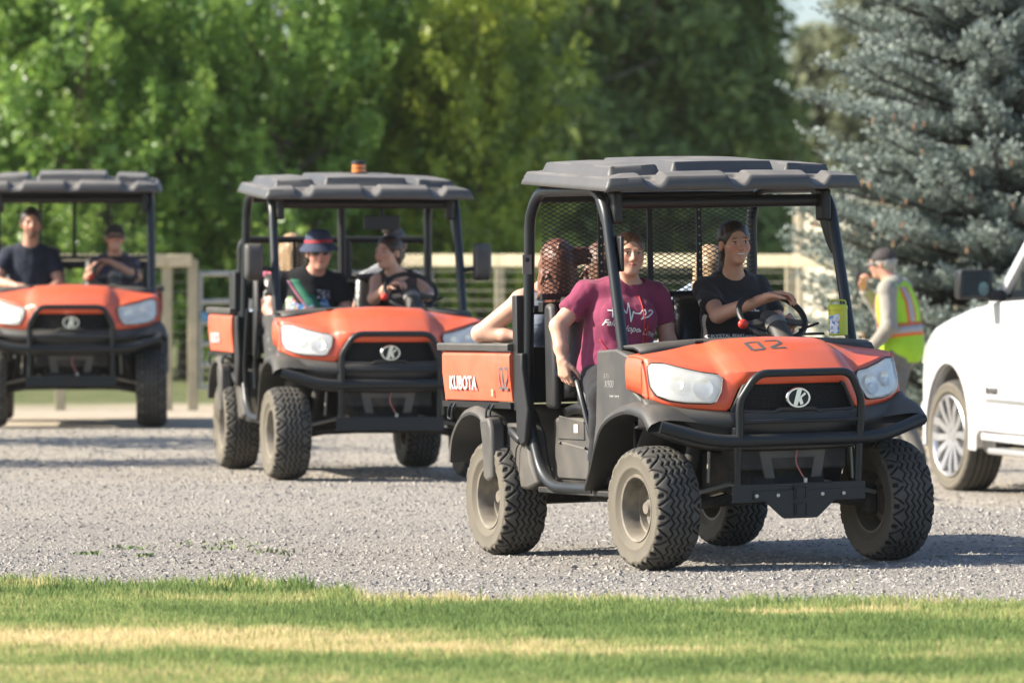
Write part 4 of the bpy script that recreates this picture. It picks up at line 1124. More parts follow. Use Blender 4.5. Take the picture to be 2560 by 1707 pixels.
def stencil(parent, txt, s, pos, h, plane, mm):
    """stencil digits 0 and 2 as broken strokes; plane 'side' or mapped by a function"""
    segs = {'0': [((.05, .08), (.05, .92)), ((.55, .08), (.55, .92)), ((.12, .97), (.25, .97)), ((.35, .97), (.48, .97)), ((.12, .03), (.25, .03)), ((.35, .03), (.48, .03))],
            '2': [((.05, .97), (.25, .97)), ((.33, .97), (.5, .97)), ((.55, .9), (.55, .62)), ((.48, .52), (.14, .26)), ((.05, .2), (.05, .03)), ((.12, .03), (.55, .03))],
            '5': [((.05, .97), (.55, .97)), ((.05, .9), (.05, .58)), ((.08, .52), (.5, .52)), ((.55, .46), (.55, .1)), ((.05, .03), (.5, .03))]}
    for i, ch in enumerate(txt):
        b = MB()
        for (p, q) in segs[ch]:
            P, Q = Vector((p[0] + i * .85, p[1], 0)), Vector((q[0] + i * .85, q[1], 0)); d = (Q - P).normalized() * .05; n = Vector((-d.y, d.x, 0)) * 1.6
            q4 = [P - d - n, Q + d - n, Q + d + n, P - d + n]
            m = 5
            for t in range(m):
                a0, a1 = t / m, (t + 1) / m
                c = [q4[0].lerp(q4[1], a0), q4[0].lerp(q4[1], a1), q4[3].lerp(q4[2], a1), q4[3].lerp(q4[2], a0)]
                b.add([plane(v.x * h, v.y * h) for v in c], [(0, 1, 2, 3)])
        b.build('stencil_digit', mm, parent, 0, recalc=False)
# ------------------------------------------------------------ the three buggies
def child(root, name, k=0):
    return [o for o in bpy.data.objects if o.parent == root and o.name.split('.')[0] == name][k]
V1 = make_base()
V2 = copy_tree(V1); V3 = copy_tree(V1)
for r_, k in ((V1, 'v1'), (V2, 'v2'), (V3, 'v3')):
    r_.location = POSE[k][0]; r_.rotation_euler = POSE[k][1]
    st = {'v1': 0.06, 'v2': .02, 'v3': 0}[k]
    for s in (-1, 1):
        wheel(r_, s * .66, -1.0, st, 'wheel', spin=.3 + s, side=s)
        wheel(r_, s * .66, 1.0, 0, 'wheel', spin=1.1 + s, side=s)
add_screen(V1)
def drop_tree(o):
    for c_ in [x for x in bpy.data.objects if x.parent == o]: drop_tree(c_)
    bpy.data.objects.remove(o)
for r_ in (V2, V3):
    bb_ = child(r_, 'bull_bar'); drop_tree(child(bb_, 'gusset_plate'))
    MB().box((0, -1.347, .39), (.05, .004, .05)).build('receiver_shade_patch', m_black, bb_)  # black patch painted as the shaded hole in the plate
setp(V1, 'orange utility buggy stencilled 02, nearest of the three, with full mesh screen', 'utility vehicle', 'orange utility buggies driving in a line')
setp(V2, 'middle orange utility buggy with side mirrors and amber beacon on its roof', 'utility vehicle', 'orange utility buggies driving in a line')
setp(V3, 'farthest orange utility buggy, cut off by the left edge, facing straight on', 'utility vehicle', 'orange utility buggies driving in a line')
copy_tree(child(V1, 'rear_screen'), V3)
# stencilled numbers
hood1 = child(V1, 'hood')
bpy.context.view_layer.update()
def hood_plane(x0, y0):
    dg = bpy.context.evaluated_depsgraph_get(); bv = BVHTree.FromObject(hood1, dg)
    def f(u, v):
        x, y = x0 + u, y0 + v * .72
        h = bv.ray_cast(Vector((x, y, 2)), Vector((0, 0, -1)))
        return (x, y, (h[0].z if h[0] else 1.15) + .0025)
    return f
stencil(hood1, '02', 1, None, .135, hood_plane(-.175, -1.175), m_grey_print)
sd1 = child(V1, 'bed_side', 0)
stencil(sd1, '02', 1, None, .125, lambda u, v: (-.7535, .845 - u * .72, .935 + v * .92 - .03), m_grey_print)
me = text_mesh('DIESEL', .042, 0, -.001, shear=.2, space=1.1); d = link('lettering', me, sd1, mat('faded_print', (.62, .30, .20), .6)); d.rotation_euler = (math.pi / 2, 0, -math.pi / 2); d.location = (-.7545, .86, 1.062)
for z in (.875, .895):
    MB().box((-.7535, .945, z), (.002, .022, .016)).build('decal', mat('decal_pale', (.62, .5, .3), .6), sd1)

MB().box((-.612, -.50, 1.62), (.022, .10, .185)).build('cab_mirror', m_black, V1, bevel=.009)
lp = MB().box((-.690, .60, 1.575), (.052, .004, .105)).build('latch_plate', mat('plate_grey', (.20, .20, .19), .5, metal=.3), V1)
lp.location = (.0, -.034, 0)
MB().lathe([(.0125, -.001), (.0125, .002), (.001, .002)], 14, Matrix.Translation((-.688, .5975, 1.60)) @ Matrix.Rotation(math.pi / 2, 4, 'X')).build('plate_hole', m_black, lp)
for s in (-1, 1):
    MB().box((s * .705, .665, 1.10), (.05, .065, .62)).build('bed_post', m_black, V1, bevel=.006)
# ---- extras of the middle buggy: mirrors, beacon, rear-view mirror, rear bed guard
def side_mirror(root, s, x0, y0, z0):
    e = empty('side_mirror'); e.parent = root
    MB().tube([(x0, y0, z0), (x0 + s * .07, y0 - .01, z0 + .01)], .016, 8).build('mirror_arm', m_black, e)
    MB().prism([(z0 - .05, -.02), (z0 - .02, .02), (z0 + .02, .04), (z0 + .02, -.03)], 1, y0 - .01, y0 + .01)
    o = MB(); rows = []
    for k, (dy, sc) in enumerate(((-.055, .55), (-.045, .85), (-.02, 1.0), (.02, 1.0))):
        pts = rounded([(0, 0, .13), (.062, 0, .13), (.062, 0, -.10), (.045, 0, -.125), (-.062, 0, -.125), (-.062, 0, .13), (0, 0, .13)], .025, 3)
        rows.append([(x0 + s * (.125 + p.x * sc), y0 + dy, z0 + .05 + p.z * sc) for p in pts])
    o.grid(rows); n = len(rows[0]); o.f.append(tuple(range(n - 1))); o.f.append(tuple(3 * n + i for i in range(n - 1)))
    sh = o.build('mirror_shell', m_plast2, e, 50)
    return e
side_mirror(V2, -1, -.68, -.56, 1.43); side_mirror(V2, 1, .68, -.56, 1.43)
child(V2, 'roof_canopy').location.z = -.028
bc = empty('beacon', (.03, -.05, 2.10)); bc.parent = V2; bc.scale = (.8, .8, .85)
MB().lathe([(.085, -.03), (.08, .0), (.065, .012), (.001, .012)], 20).build('base', m_black, bc)
MB().lathe([(.062, .012), (.060, .085), (.050, .088), (.001, .088)], 20).build('amber_lens', mat('amber_lens', (.75, .17, .01), .2, coat=.5), bc)
MB().lathe([(.064, .075), (.063, .10), (.05, .108), (.001, .108)], 20).build('cap', m_black, bc)
MB().lathe([(.0615, .040), (.0635, .044), (.0615, .048)], 20).build('band', m_black, bc)
rv = MB(); rv.tube([(.12, -.40, 1.88), (.12, -.42, 1.80)], .014, 8); rv.box((.12, -.42, 1.755), (.25, .03, .10)); rv.build('rear_view_mirror', m_black, V2, bevel=.014)
bg = empty('bed_guard'); bg.parent = V2
MB().tube(rounded([(-.68, .72, .9), (-.68, .72, 1.64), (.68, .72, 1.64), (.68, .72, .9)], .07), .024, 10).build('guard_hoop', m_black, bg)
for x in (-.29, .10, .36): MB().tube([(x, .72, 1.2), (x, .72, 1.63)], .012 if x != .1 else .03, 8).build('guard_bar', m_black, bg)
MB().bar((-.68, .72, 1.30), (.68, .72, 1.30), .03, .16).build('guard_board', m_black, bg)
diamond_screen(-.67, .67, 1.38, 1.625, .725, r=.0018, dx=.045, dz=.025).build('guard_mesh', m_black, bg, 0, recalc=False)
MB().tube([(.02, .55, 1.95), (.02, .53, 1.2)], .03, 10).build('centre_post', m_black, V2)
MB().box((-.70, .80, 1.10), (.06, .22, .62)).build('bed_extension', m_black, V2, bevel=.01)
MB().box((.70, .80, 1.15), (.05, .06, .50)).build('bed_extension', m_black, V2, bevel=.01)
for y0, y1 in ((.40, .30), (-.02, -.16)):
    MB().tube(rounded([(-.70, y0, .60), (-.705, y0 + .0, .75), (-.70, y1 + .25 * 0, 1.15)], .03), .013, 8).build('gas_strut', m_steel, V2)
# ---- lime green canister standing on the nearest buggy's dash
M1 = pose_matrix('v1')
cn = empty('drink_canister', M1 @ Vector((.535, -.72, 1.1705)))
cn.rotation_euler = POSE['v1'][1]
m_lime = mat('lime_enamel', (.52, .56, .03), .35, col2=(.46, .50, .03), scale=4)
MB().lathe([(.044, 0), (.050, .004), (.050, .135), (.052, .137), (.052, .155), (.045, .163), (.001, .165)], 24).build('body', m_lime, cn)
MB().tube(rounded([(-.048, 0, .145), (-.048, 0, .185), (.048, 0, .185), (.048, 0, .145)], .03), .004, 6).build('handle', m_lime, cn)
b = MB(); b.grid([[(.0508 * math.cos(t), .0508 * math.sin(t), z) for t in np.linspace(R_(178), R_(250), 8)] for z in (.012, .075, .105)]); b.build('sticker', mat('sticker_blue', (.04, .20, .48), .5, col2=(.75, .76, .75), scale=45, mixfac=(.45, .55)), cn, recalc=False)
b = MB(); b.ball((.0500 * math.cos(R_(240)), .0500 * math.sin(R_(240)), .092), .026, 14, 6, (.9, .25, .9)); b.build('sticker', mat('sticker_white', (.72, .73, .74), .5, col2=(.2, .3, .5), scale=80, mixfac=(.55, .7)), cn)
setp(cn, 'lime green lidded canister with blue and white stickers on the nearest dash', 'canister')
# ------------------------------------------------------------ white pickup, seen from behind its left front wheel
m_wpaint = mat('white_paint', (.60, .60, .595), .22, coat=.6, dust=.10, dustcol=(.55, .50, .42), lowdust=(.35, .7))
m_glass = mat('tinted_glass', (.012, .016, .02), .06, spec=.8)
m_alloy = mat('machined_alloy', (.62, .62, .62), .28, metal=.85, dust=.3, dustcol=(.5, .46, .38), dustz=(-1, 1))
m_alloy_d = mat('dark_alloy', (.10, .10, .10), .5, metal=.4, dust=.3, dustcol=(.3, .27, .22), dustz=(-1, 1))
tk = empty('pickup_truck', (4.172, 41.89, -.205), R_(193))
arch = lambda cy, r, n=22, a0=-8, a1=188: [(cy + r * math.cos(R_(lerp(a0, a1, i / n))), .415 + r * math.sin(R_(lerp(a0, a1, i / n)))) for i in range(n + 1)]
for s in (-1, 1):
    A = arch(0, .525)
    MB().prism([(.648, .46), (.648, 1.365)] + [(.41, 1.335), (-.05, 1.265), (-.36, 1.205), (-.50, 1.145), (-.60, 1.04), (-.67, .92), (-.69, .80), (-.66, .42), (-.55, .40)] + list(reversed(A))[0:] , 0, s * .80, s * .985).build('front_fender', m_wpaint, tk, bevel=.03, bseg=3, smooth=30)
    fl = MB(); rows = []
    for (y, z) in A:
        n = Vector((0, y, z - .415)).normalized()
        rows.append([(s * x, y + n.y * o, z + n.z * o) for x, o in ((.90, .01), (.985, .005), (1.012, .006), (1.022, .03), (1.012, .075), (.984, .10))])
    fl.grid(rows).build('arch_flare', m_wpaint, tk, 40)
    lin = MB().grid([[(s * x, y * .985, .415 + (z - .415) * .985) for x in (.45, .93)] for y, z in A]).build('arch_liner', mat('liner_grey', (.10, .095, .085), .9, dust=.6), tk, solid=.01)
    MB().prism([(.656, .47), (.656, 1.365), (1.05, 1.405), (1.80, 1.425), (1.80, .47)], 0, s * .80, s * .984).build('front_door', m_wpaint, tk, bevel=.014)
    MB().prism([(1.808, .47), (1.808, 1.425), (2.85, 1.435), (2.85, .80), (2.72, .47)], 0, s * .80, s * .984).build('rear_door', m_wpaint, tk, bevel=.014)
    MB().prism([(2.9, .80), (2.9, 1.44), (4.75, 1.44), (4.78, 1.0), (4.75, .55), (4.20, .55)] + arch(3.62, .525), 0, s * .80, s * .985).build('bed_side', m_wpaint, tk, bevel=.02)
    MB().prism([(.66, .40), (.66, .465), (2.72, .465), (2.72, .40)], 0, s * .78, s * .965).build('rocker', m_wpaint, tk, bevel=.015)
    st = MB().prism([(.95, .315), (.95, .36), (2.7, .36), (2.7, .315)], 0, s * .86, s * 1.01).build('side_step', mat('step_silver', (.52, .52, .5), .35, metal=.6), tk, bevel=.015)
    MB().prism([(.855, .685), (.87, .715), (1.79, .715), (1.79, .685)], 0, s * .983, s * .996).build('door_moulding', m_alloy, tk, bevel=.005)
    MB().prism([(.62, .42), (.70, .32), (.95, .30), (.95, .40), (.70, .44)], 0, s * .84, s * .95).build('mud_guard', m_plast, tk, bevel=.01)
    # glasshouse
    MB().prism([(1.02, 1.425), (1.16, 1.46), (1.62, 1.84), (2.75, 1.87), (2.80, 1.46), (1.8, 1.43)], 0, s * .78, s * .90).build('side_glass', m_glass, tk, bevel=.01)
    MB().tube([(s * .93, .86, 1.375), (s * .905, 1.10, 1.50), (s * .85, 1.55, 1.865), (s * .80, 1.72, 1.93)], [.045, .05, .05, .05], 8).build('windscreen_pillar', m_wpaint, tk)
    MB().bar((s * .93, 1.03, 1.422), (s * .93, 2.8, 1.45), .03, .02).build('window_trim', m_black, tk)
    # badge
    me = text_mesh('RAM', .085, .004, .002, space=1.05); d = link('badge', me, tk, m_alloy_d); d.rotation_euler = (math.pi / 2, 0, math.pi / 2) if s > 0 else (math.pi / 2, 0, -math.pi / 2); d.location = (s * .990, .99, .765); d.scale = (1.5, .75, 1)
    MB().box((s * .992, 1.74, 1.22), (.02, .20, .05)).build('door_handle', m_wpaint, tk, bevel=.012)
    # mirror
    e = empty('side_mirror'); e.parent = tk
    mx = s * 1.15
    MB().prism([(mx - .125, 1.44), (mx - .11, 1.425), (mx + .11, 1.425), (mx + .125, 1.45), (mx + .12, 1.62), (mx + .10, 1.635), (mx - .10, 1.635), (mx - .125, 1.61)], 1, 1.00, 1.13).build('housing', m_black, e, bevel=.025)
    MB().box((mx, 1.1315, 1.53), (.205, .004, .165)).build('mirror_glass', mat('mirror_glass', (.10, .14, .17), .05, metal=.9), e, bevel=.001)
    MB().lathe([(.038, -.002), (.038, .002), (.001, .003)], 18, Matrix.Translation((mx + s * -.055, 1.135, 1.50)) @ Matrix.Rotation(-math.pi / 2, 4, 'X') @ Matrix.Scale(1.3, 4, (0, 1, 0))).build('blind_spot_glass', mat('spot_glass', (.35, .55, .62), .08, metal=.9), e)
    MB().prism([(1.03, 1.41), (1.03, 1.49), (1.13, 1.49), (1.16, 1.41)], 0, s * .93, s * 1.04).build('mirror_arm', m_black, e, bevel=.012)
    MB().box((mx, .985, 1.60), (.2, .02, .03)).build('turn_lamp', m_chrome, e, bevel=.005)
    # lamps
    MB().prism([(-.70, .93), (-.62, 1.06), (-.52, 1.12), (-.46, 1.08), (-.60, .93)], 0, s * .70, s * .992).build('headlight', mat('headlight_housing', (.55, .54, .50), .28, metal=.6), tk, bevel=.01)
# top surfaces
rows = []
for y, z, hw in ((-.93, .98, .50), (-.88, 1.10, .62), (-.75, 1.17, .74), (-.50, 1.20, .84), (0, 1.285, .89), (.5, 1.36, .91), (.80, 1.395, .92)):
    rows.append([(x * hw, y + .10 * abs(x) ** 3 * (y < -.4), z + .05 * (1 - x * x) - .015 * (abs(x) > .95)) for x in np.linspace(-1, 1, 15)])
MB().grid(rows).build('hood', m_wpaint, tk, 50, solid=.03)
MB().grid([[(x * (.90 - .10 * t), lerp(.82, 1.62, t) - .10 * (1 - x * x) * (1 - t), lerp(1.40, 1.90, t) + .02 * (1 - x * x)) for x in np.linspace(-1, 1, 9)] for t in (0, .5, 1)]).build('windscreen', m_glass, tk, 60, solid=.01)
MB().grid([[(x * .80, y, z + .03 * (1 - x * x)) for x in np.linspace(-1, 1, 9)] for y, z in ((1.60, 1.90), (1.8, 1.945), (2.4, 1.955), (2.85, 1.92), (2.92, 1.84), (2.95, 1.40))]).build('roof', m_wpaint, tk, 50, solid=.03)
MB().box((0, 1.9, .75), (1.62, 2.2, .78)).build('cabin_core', m_black, tk)
MB().prism([(-.70, .36), (-.98, .45), (-1.0, .66), (-.86, .70), (-.70, .70)], 0, -.93, .93).build('front_bumper', m_wpaint, tk, bevel=.08, bseg=4)
MB().box((0, -.80, .88), (1.30, .20, .36)).build('grille', m_black, tk, bevel=.03)
MB().box((0, 3.82, .85), (1.66, 1.84, .06)).build('bed_floor', m_black, tk); MB().box((0, 4.72, 1.08), (1.64, .05, .66)).build('tailgate', m_wpaint, tk, bevel=.012)
MB().box((0, 2.96, 1.13), (1.66, .05, .58)).build('bed_front', m_wpaint, tk)
MB().box((0, 4.86, .62), (1.8, .14, .18)).build('rear_bumper', m_chrome, tk, bevel=.03)
MB().box((0, 1.9, .42), (1.0, 5.0, .16)).build('chassis', m_under, tk)
MB().prism([(-.66, 1.50), (.66, 1.50), (.60, 1.82), (-.60, 1.82)], 1, 2.93, 2.975).build('rear_window', m_glass, tk, bevel=.008)
for s in (-1, 1): MB().box((s * .90, 4.79, 1.15), (.14, .05, .42)).build('tail_light', mat('tail_red', (.35, .02, .02), .25), tk, bevel=.012)
ME['ttyre'] = tyre_mesh('pickup_tyre', .415, .285, .292, 62, False, .008, 620, 30)
b = MB().lathe([(.294, .125), (.300, .132), (.292, .138), (.280, .128), (.272, .09), (.268, -.13)], 48, MX, caps=False); ME['trim_b'] = b.mesh('rim', 40, recalc=False); ME['trim_b'].materials.append(m_alloy)
b = MB().lathe([(.27, .02), (.12, .03), (.001, .04)], 40, MX, caps=False); ME['tpocket'] = b.mesh('rim_back', 40, recalc=False); ME['tpocket'].materials.append(m_alloy_d)
b = MB().lathe([(.085, .02), (.085, .090), (.07, .10), (.045, .10), (.04, .112), (.001, .114)], 28, MX); ME['tcap'] = b.mesh('hub'); ME['tcap'].materials.append(m_alloy)
b = MB()
for sg in (-1, 1):
    P = [Vector((-.092, sg * .012, .05)), Vector((-.100, sg * .030, .12)), Vector((-.112, sg * .050, .20)), Vector((-.120, sg * .088, .268))]
    for i in range(3): b.bar(P[i], P[i + 1] + (P[i + 1] - P[i]) * .04, .045 + .004 * i, .036, up=(1, 0, 0))
ME['spoke'] = b.mesh('spoke', 30); ME['spoke'].materials.append(m_alloy)
for (x, y, stg) in ((.87, 0, R_(6)), (-.87, 0, R_(6)), (.87, 3.62, 0), (-.87, 3.62, 0)):
    e = empty('wheel', (x, y, .415)); e.parent = tk; e.rotation_euler = (0, 0, stg + (math.pi if x > 0 else 0))
    link('tyre', ME['ttyre'], e); rm = link('rim', ME['trim_b'], e); link('rim_back', ME['tpocket'], e); link('hub', ME['tcap'], e)
    for k in range(6):
        q = link('spoke', ME['spoke'], e); q.rotation_euler = (k * math.pi / 3 + .2, 0, 0)
setp(tk, 'white pickup truck cut off by the right edge, seen from behind', 'pickup truck')
# ------------------------------------------------------------ people: implicit bodies meshed with surface nets
class Sdf:
    def __init__(s): s.p = []
    def cone(s, a, b, ra, rb, k=.03, clip=None, sub=False):
        s.p.append(('c', np.array(a, float), np.array(b, float), ra, rb, k, clip, sub)); return s
    def ell(s, c, r, M=None, k=.03, sub=False):
        s.p.append(('e', np.array(c, float), np.array(r, float), np.eye(3) if M is None else np.array(M, float), 0, k, None, sub)); return s
    def cut(s, pt, n):      # keep the side the normal points away from
        s.p.append(('h', np.array(pt, float), np.array(n, float) / np.linalg.norm(n), 0, 0, 0, None, True)); return s
    def field(s, h):
        lo = np.full(3, 9e9); hi = -lo
        for t, a, b, ra, rb, k, cl, sub in s.p:
            if sub: continue
            if t == 'c': lo = np.minimum(lo, np.minimum(a - ra, b - rb)); hi = np.maximum(hi, np.maximum(a + ra, b + rb))
            else: R = b.max(); lo = np.minimum(lo, a - R); hi = np.maximum(hi, a + R)
        lo -= 3 * h + .02; hi += 3 * h + .02
        n = np.ceil((hi - lo) / h).astype(int) + 1
        G = np.full(n, .5, np.float32)
        for t, a, b, ra, rb, k, cl, sub in s.p:
            if t == 'h':
                ax = [lo[i] + h * np.arange(n[i]) for i in range(3)]
                d = (ax[0][:, None, None] - a[0]) * b[0] + (ax[1][None, :, None] - a[1]) * b[1] + (ax[2][None, None] - a[2]) * b[2]
                np.maximum(G, d, out=G); continue
            if t == 'c': l = np.minimum(a - ra, b - rb); u = np.maximum(a + ra, b + rb)
            else: R = b.max(); l = a - R; u = a + R
            m = k + 3 * h
            i0 = np.clip(np.floor((l - m - lo) / h).astype(int), 0, n - 1); i1 = np.clip(np.ceil((u + m - lo) / h).astype(int) + 1, 1, n)
            ax = [(lo[i] + h * np.arange(i0[i], i1[i])).astype(np.float32) for i in range(3)]
            X, Y, Z = np.meshgrid(*ax, indexing='ij')
            if t == 'c':
                ba = b - a; L2 = float(ba @ ba) + 1e-12
                tt = np.clip(((X - a[0]) * ba[0] + (Y - a[1]) * ba[1] + (Z - a[2]) * ba[2]) / L2, 0, 1)
                d = np.sqrt((X - a[0] - tt * ba[0]) ** 2 + (Y - a[1] - tt * ba[1]) ** 2 + (Z - a[2] - tt * ba[2]) ** 2) - (ra + (rb - ra) * tt)
                if cl is not None: d = np.maximum(d, (X - cl[0][0]) * cl[1][0] + (Y - cl[0][1]) * cl[1][1] + (Z - cl[0][2]) * cl[1][2])
            else:
                Q = [((X - a[0]) * ra[0, j] + (Y - a[1]) * ra[1, j] + (Z - a[2]) * ra[2, j]) for j in range(3)]
                k0 = np.sqrt(sum((Q[j] / b[j]) ** 2 for j in range(3))); k1 = np.sqrt(sum((Q[j] / b[j] ** 2) ** 2 for j in range(3))) + 1e-9
                d = k0 * (k0 - 1) / k1
            sl = tuple(slice(i0[i], i1[i]) for i in range(3)); g = G[sl]
            if sub:
                d = -d; hh = np.maximum(k - np.abs(g - d), 0) / max(k, 1e-6); G[sl] = np.maximum(g, d) + hh * hh * k * .25
            else:
                hh = np.maximum(k - np.abs(g - d), 0) / max(k, 1e-6); G[sl] = np.minimum(g, d) - hh * hh * k * .25
        return G, lo
    def net(s, h):
        G, lo = s.field(h); ins = G < 0
        c = [(slice(0, -1), slice(1, None))[i] for i in (0, 1)]
        cnt = sum(ins[c[i], c[j], c[k]].astype(np.int8) for i in (0, 1) for j in (0, 1) for k in (0, 1))
        act = (cnt > 0) & (cnt < 8); idx = np.argwhere(act)
        cid = np.full(act.shape, -1, np.int32); cid[act] = np.arange(len(idx))
        cor = np.array([[i, j, k] for i in (0, 1) for j in (0, 1) for k in (0, 1)])
        val = np.stack([G[idx[:, 0] + o[0], idx[:, 1] + o[1], idx[:, 2] + o[2]] for o in cor], 1)
        acc = np.zeros((len(idx), 3)); w_ = np.zeros(len(idx))
        for e0 in range(8):
            for ax in range(3):
                if cor[e0][ax]: continue
                e1 = e0 + (4, 2, 1)[ax]; a, b = val[:, e0], val[:, e1]; m = (a < 0) != (b < 0)
                t = np.where(m, a / np.where(np.abs(a - b) < 1e-9, 1, a - b), 0)
                p = cor[e0] + t[:, None] * (cor[e1] - cor[e0]); acc += p * m[:, None]; w_ += m
        V = (idx + acc / w_[:, None]) * h + lo
        F = []
        for ax in range(3):
            o = [i for i in range(3) if i != ax]
            A = [slice(1, -1)] * 3; A[ax] = slice(0, -1); B = list(A); B[ax] = slice(1, None)
            a, b = ins[tuple(A)], ins[tuple(B)]; m = a != b; q = np.argwhere(m); sg = a[m]
            if not len(q): continue
            q[:, o[0]] += 1; q[:, o[1]] += 1
            def cell(d0, d1):
                r = q.copy(); r[:, o[0]] -= d0; r[:, o[1]] -= d1; return cid[r[:, 0], r[:, 1], r[:, 2]]
            f = np.stack([cell(1, 1), cell(0, 1), cell(0, 0), cell(1, 0)], 1)
            fl = sg if ax != 1 else ~sg
            f[~fl] = f[~fl][:, ::-1]; F.append(f)
        return V, np.concatenate(F)

def wrinkle(V, F, amp, sc, seed, stretch=(1, 1, 1)):
    n = np.zeros_like(V); a = np.cross(V[F[:, 2]] - V[F[:, 0]], V[F[:, 3]] - V[F[:, 1]])
    for j in range(4): np.add.at(n, F[:, j], a)
    n /= np.linalg.norm(n, axis=1, keepdims=True) + 1e-9
    r = np.random.default_rng(seed); d = 0; P = V * np.array(stretch)
    for o in range(7):
        k = r.normal(0, 1, 3); k /= np.linalg.norm(k); f = sc * r.uniform(.5, 1.6)
        w2 = r.normal(0, 1, 3) * 6
        d = d + np.abs(np.sin((P @ k) * f + 1.4 * np.sin(P @ w2) + r.uniform(0, 6))) ** .7 - .68
    return V + n * (amp * d / 3)[:, None]

def skin_mat(name, skin, brow=(.05, .03, .02), lip=(.42, .12, .10), beard=None, eye=True, smile=False):
    if name in MATS: return MATS[name]
    m = bpy.data.materials.new(name); m.use_nodes = True; MATS[name] = m; N = m.node_tree.nodes; L = m.node_tree.links; b = N['Principled BSDF']
    at = N.new('ShaderNodeAttribute'); at.attribute_name = 'hp'; sp = N.new('ShaderNodeSeparateXYZ'); L.new(at.outputs['Vector'], sp.inputs[0])
    def M(op, a, b_=None, c=None):
        x = N.new('ShaderNodeMath'); x.operation = op
        for i, k in enumerate((a, b_, c)):
            if k is None: continue
            if isinstance(k, (int, float)): x.inputs[i].default_value = k
            else: L.new(k, x.inputs[i])
        return x.outputs[0]
    X, Y, Z = sp.outputs; AX = M('ABSOLUTE', X)
    front = M('LESS_THAN', Y, -.045)
    def ell(ax, cx, cz, rx, rz, soft=.25, slope=0.0, zz=Z):
        u = M('DIVIDE', M('SUBTRACT', ax, cx), rx); z2 = zz if not slope else M('ADD', zz, M('MULTIPLY', M('SUBTRACT', ax, cx), slope))
        v = M('DIVIDE', M('SUBTRACT', z2, cz), rz); d = M('ADD', M('MULTIPLY', u, u), M('MULTIPLY', v, v))
        r = N.new('ShaderNodeMapRange'); r.inputs[1].default_value = 1 + soft; r.inputs[2].default_value = 1 - soft; L.new(d, r.inputs[0])
        return M('MULTIPLY', r.outputs[0], front)
    c = N.new('ShaderNodeRGB'); c.outputs[0].default_value = (*skin, 1); col = c.outputs[0]
    def mix(f, c2, k=1.0):
        nonlocal col
        x = N.new('ShaderNodeMix'); x.data_type = 'RGBA'; L.new(M('MULTIPLY', f, k), x.inputs[0]); L.new(col, x.inputs[6]); x.inputs[7].default_value = (*c2, 1); col = x.outputs[2]
    tc = N.new('ShaderNodeTexCoord'); ns = N.new('ShaderNodeTexNoise'); ns.inputs['Scale'].default_value = 14; ns.inputs['Detail'].default_value = 5; L.new(tc.outputs['Object'], ns.inputs['Vector'])
    mr = N.new('ShaderNodeMapRange'); mr.inputs[1].default_value = .4; mr.inputs[2].default_value = .7; L.new(ns.outputs[0], mr.inputs[0])
    mix(mr.outputs[0], (skin[0] * .92, skin[1] * .74, skin[2] * .68), .6)
    mix(ell(AX, .040, -.025, .026, .022, .7), (skin[0] * .95, skin[1] * .60, skin[2] * .56), .55)
    mix(ell(AX, 0, -.03, .016, .016, .6), (skin[0] * .95, skin[1] * .62, skin[2] * .58), .5)
    if beard:
        bf = M('MULTIPLY', ell(AX, 0, -.085, .065, .045, .35), M('SUBTRACT', 1.0, ell(AX, 0, -.056, .020, .008, .3))); mix(bf, beard, .75)
    ZS = M('SUBTRACT', Z, M('MULTIPLY', M('MULTIPLY', X, X), 7.0 if smile else 2.0)); wd_ = .028 if smile else .023
    mix(ell(AX, 0, -.0565, wd_, .0085, .3, 0, ZS), lip, .8)
    mix(ell(AX, 0, -.0565, wd_ * .85, .0042 if smile else .0016, .4, 0, ZS), (.72, .68, .62) if smile else (.10, .02, .02), .9)
    if eye:
        mix(ell(AX, .031, .006, .016, .0105, .5), (skin[0] * .55, skin[1] * .42, skin[2] * .38), .75)
        mix(ell(AX, .031, .0045, .0115, .0046, .25), (.62, .58, .54))
        mix(ell(AX, .0305, .005, .0050, .0052, .25), (.045, .028, .018))
        mix(ell(AX, .031, .0098, .014, .0022, .5, .12), (.03, .018, .014), .9)
    mix(ell(AX, .033, .0265, .019, .0034, .6, .18), brow, .75)
    L.new(col, b.inputs['Base Color']); b.inputs['Roughness'].default_value = .5; b.inputs['Specular IOR Level'].default_value = .4
    b.inputs['Subsurface Weight'].default_value = .12; b.inputs['Subsurface Radius'].default_value = (.02, .007, .004); b.inputs['Subsurface Scale'].default_value = .5
    return m

def hair_mat(name, c0, c1):
    if name in MATS: return MATS[name]
    m = bpy.data.materials.new(name); m.use_nodes = True; MATS[name] = m; N = m.node_tree.nodes; L = m.node_tree.links; b = N['Principled BSDF']
    tc = N.new('ShaderNodeTexCoord'); mp = N.new('ShaderNodeMapping'); mp.inputs['Scale'].default_value = (90, 90, 14); L.new(tc.outputs['Object'], mp.inputs['Vector'])
    ns = N.new('ShaderNodeTexNoise'); ns.inputs['Scale'].default_value = 1; ns.inputs['Detail'].default_value = 4; ns.inputs['Distortion'].default_value = .6; L.new(mp.outputs[0], ns.inputs['Vector'])
    cr = N.new('ShaderNodeValToRGB'); cr.color_ramp.elements[0].position = .35; cr.color_ramp.elements[0].color = (*c0, 1); cr.color_ramp.elements[1].position = .7; cr.color_ramp.elements[1].color = (*c1, 1)
    L.new(ns.outputs[0], cr.inputs[0]); L.new(cr.outputs[0], b.inputs['Base Color']); b.inputs['Roughness'].default_value = .42
    bp = N.new('ShaderNodeBump'); bp.inputs['Strength'].default_value = .7; bp.inputs['Distance'].default_value = .006; L.new(ns.outputs[0], bp.inputs['Height']); L.new(bp.outputs[0], b.inputs['Normal'])
    return m
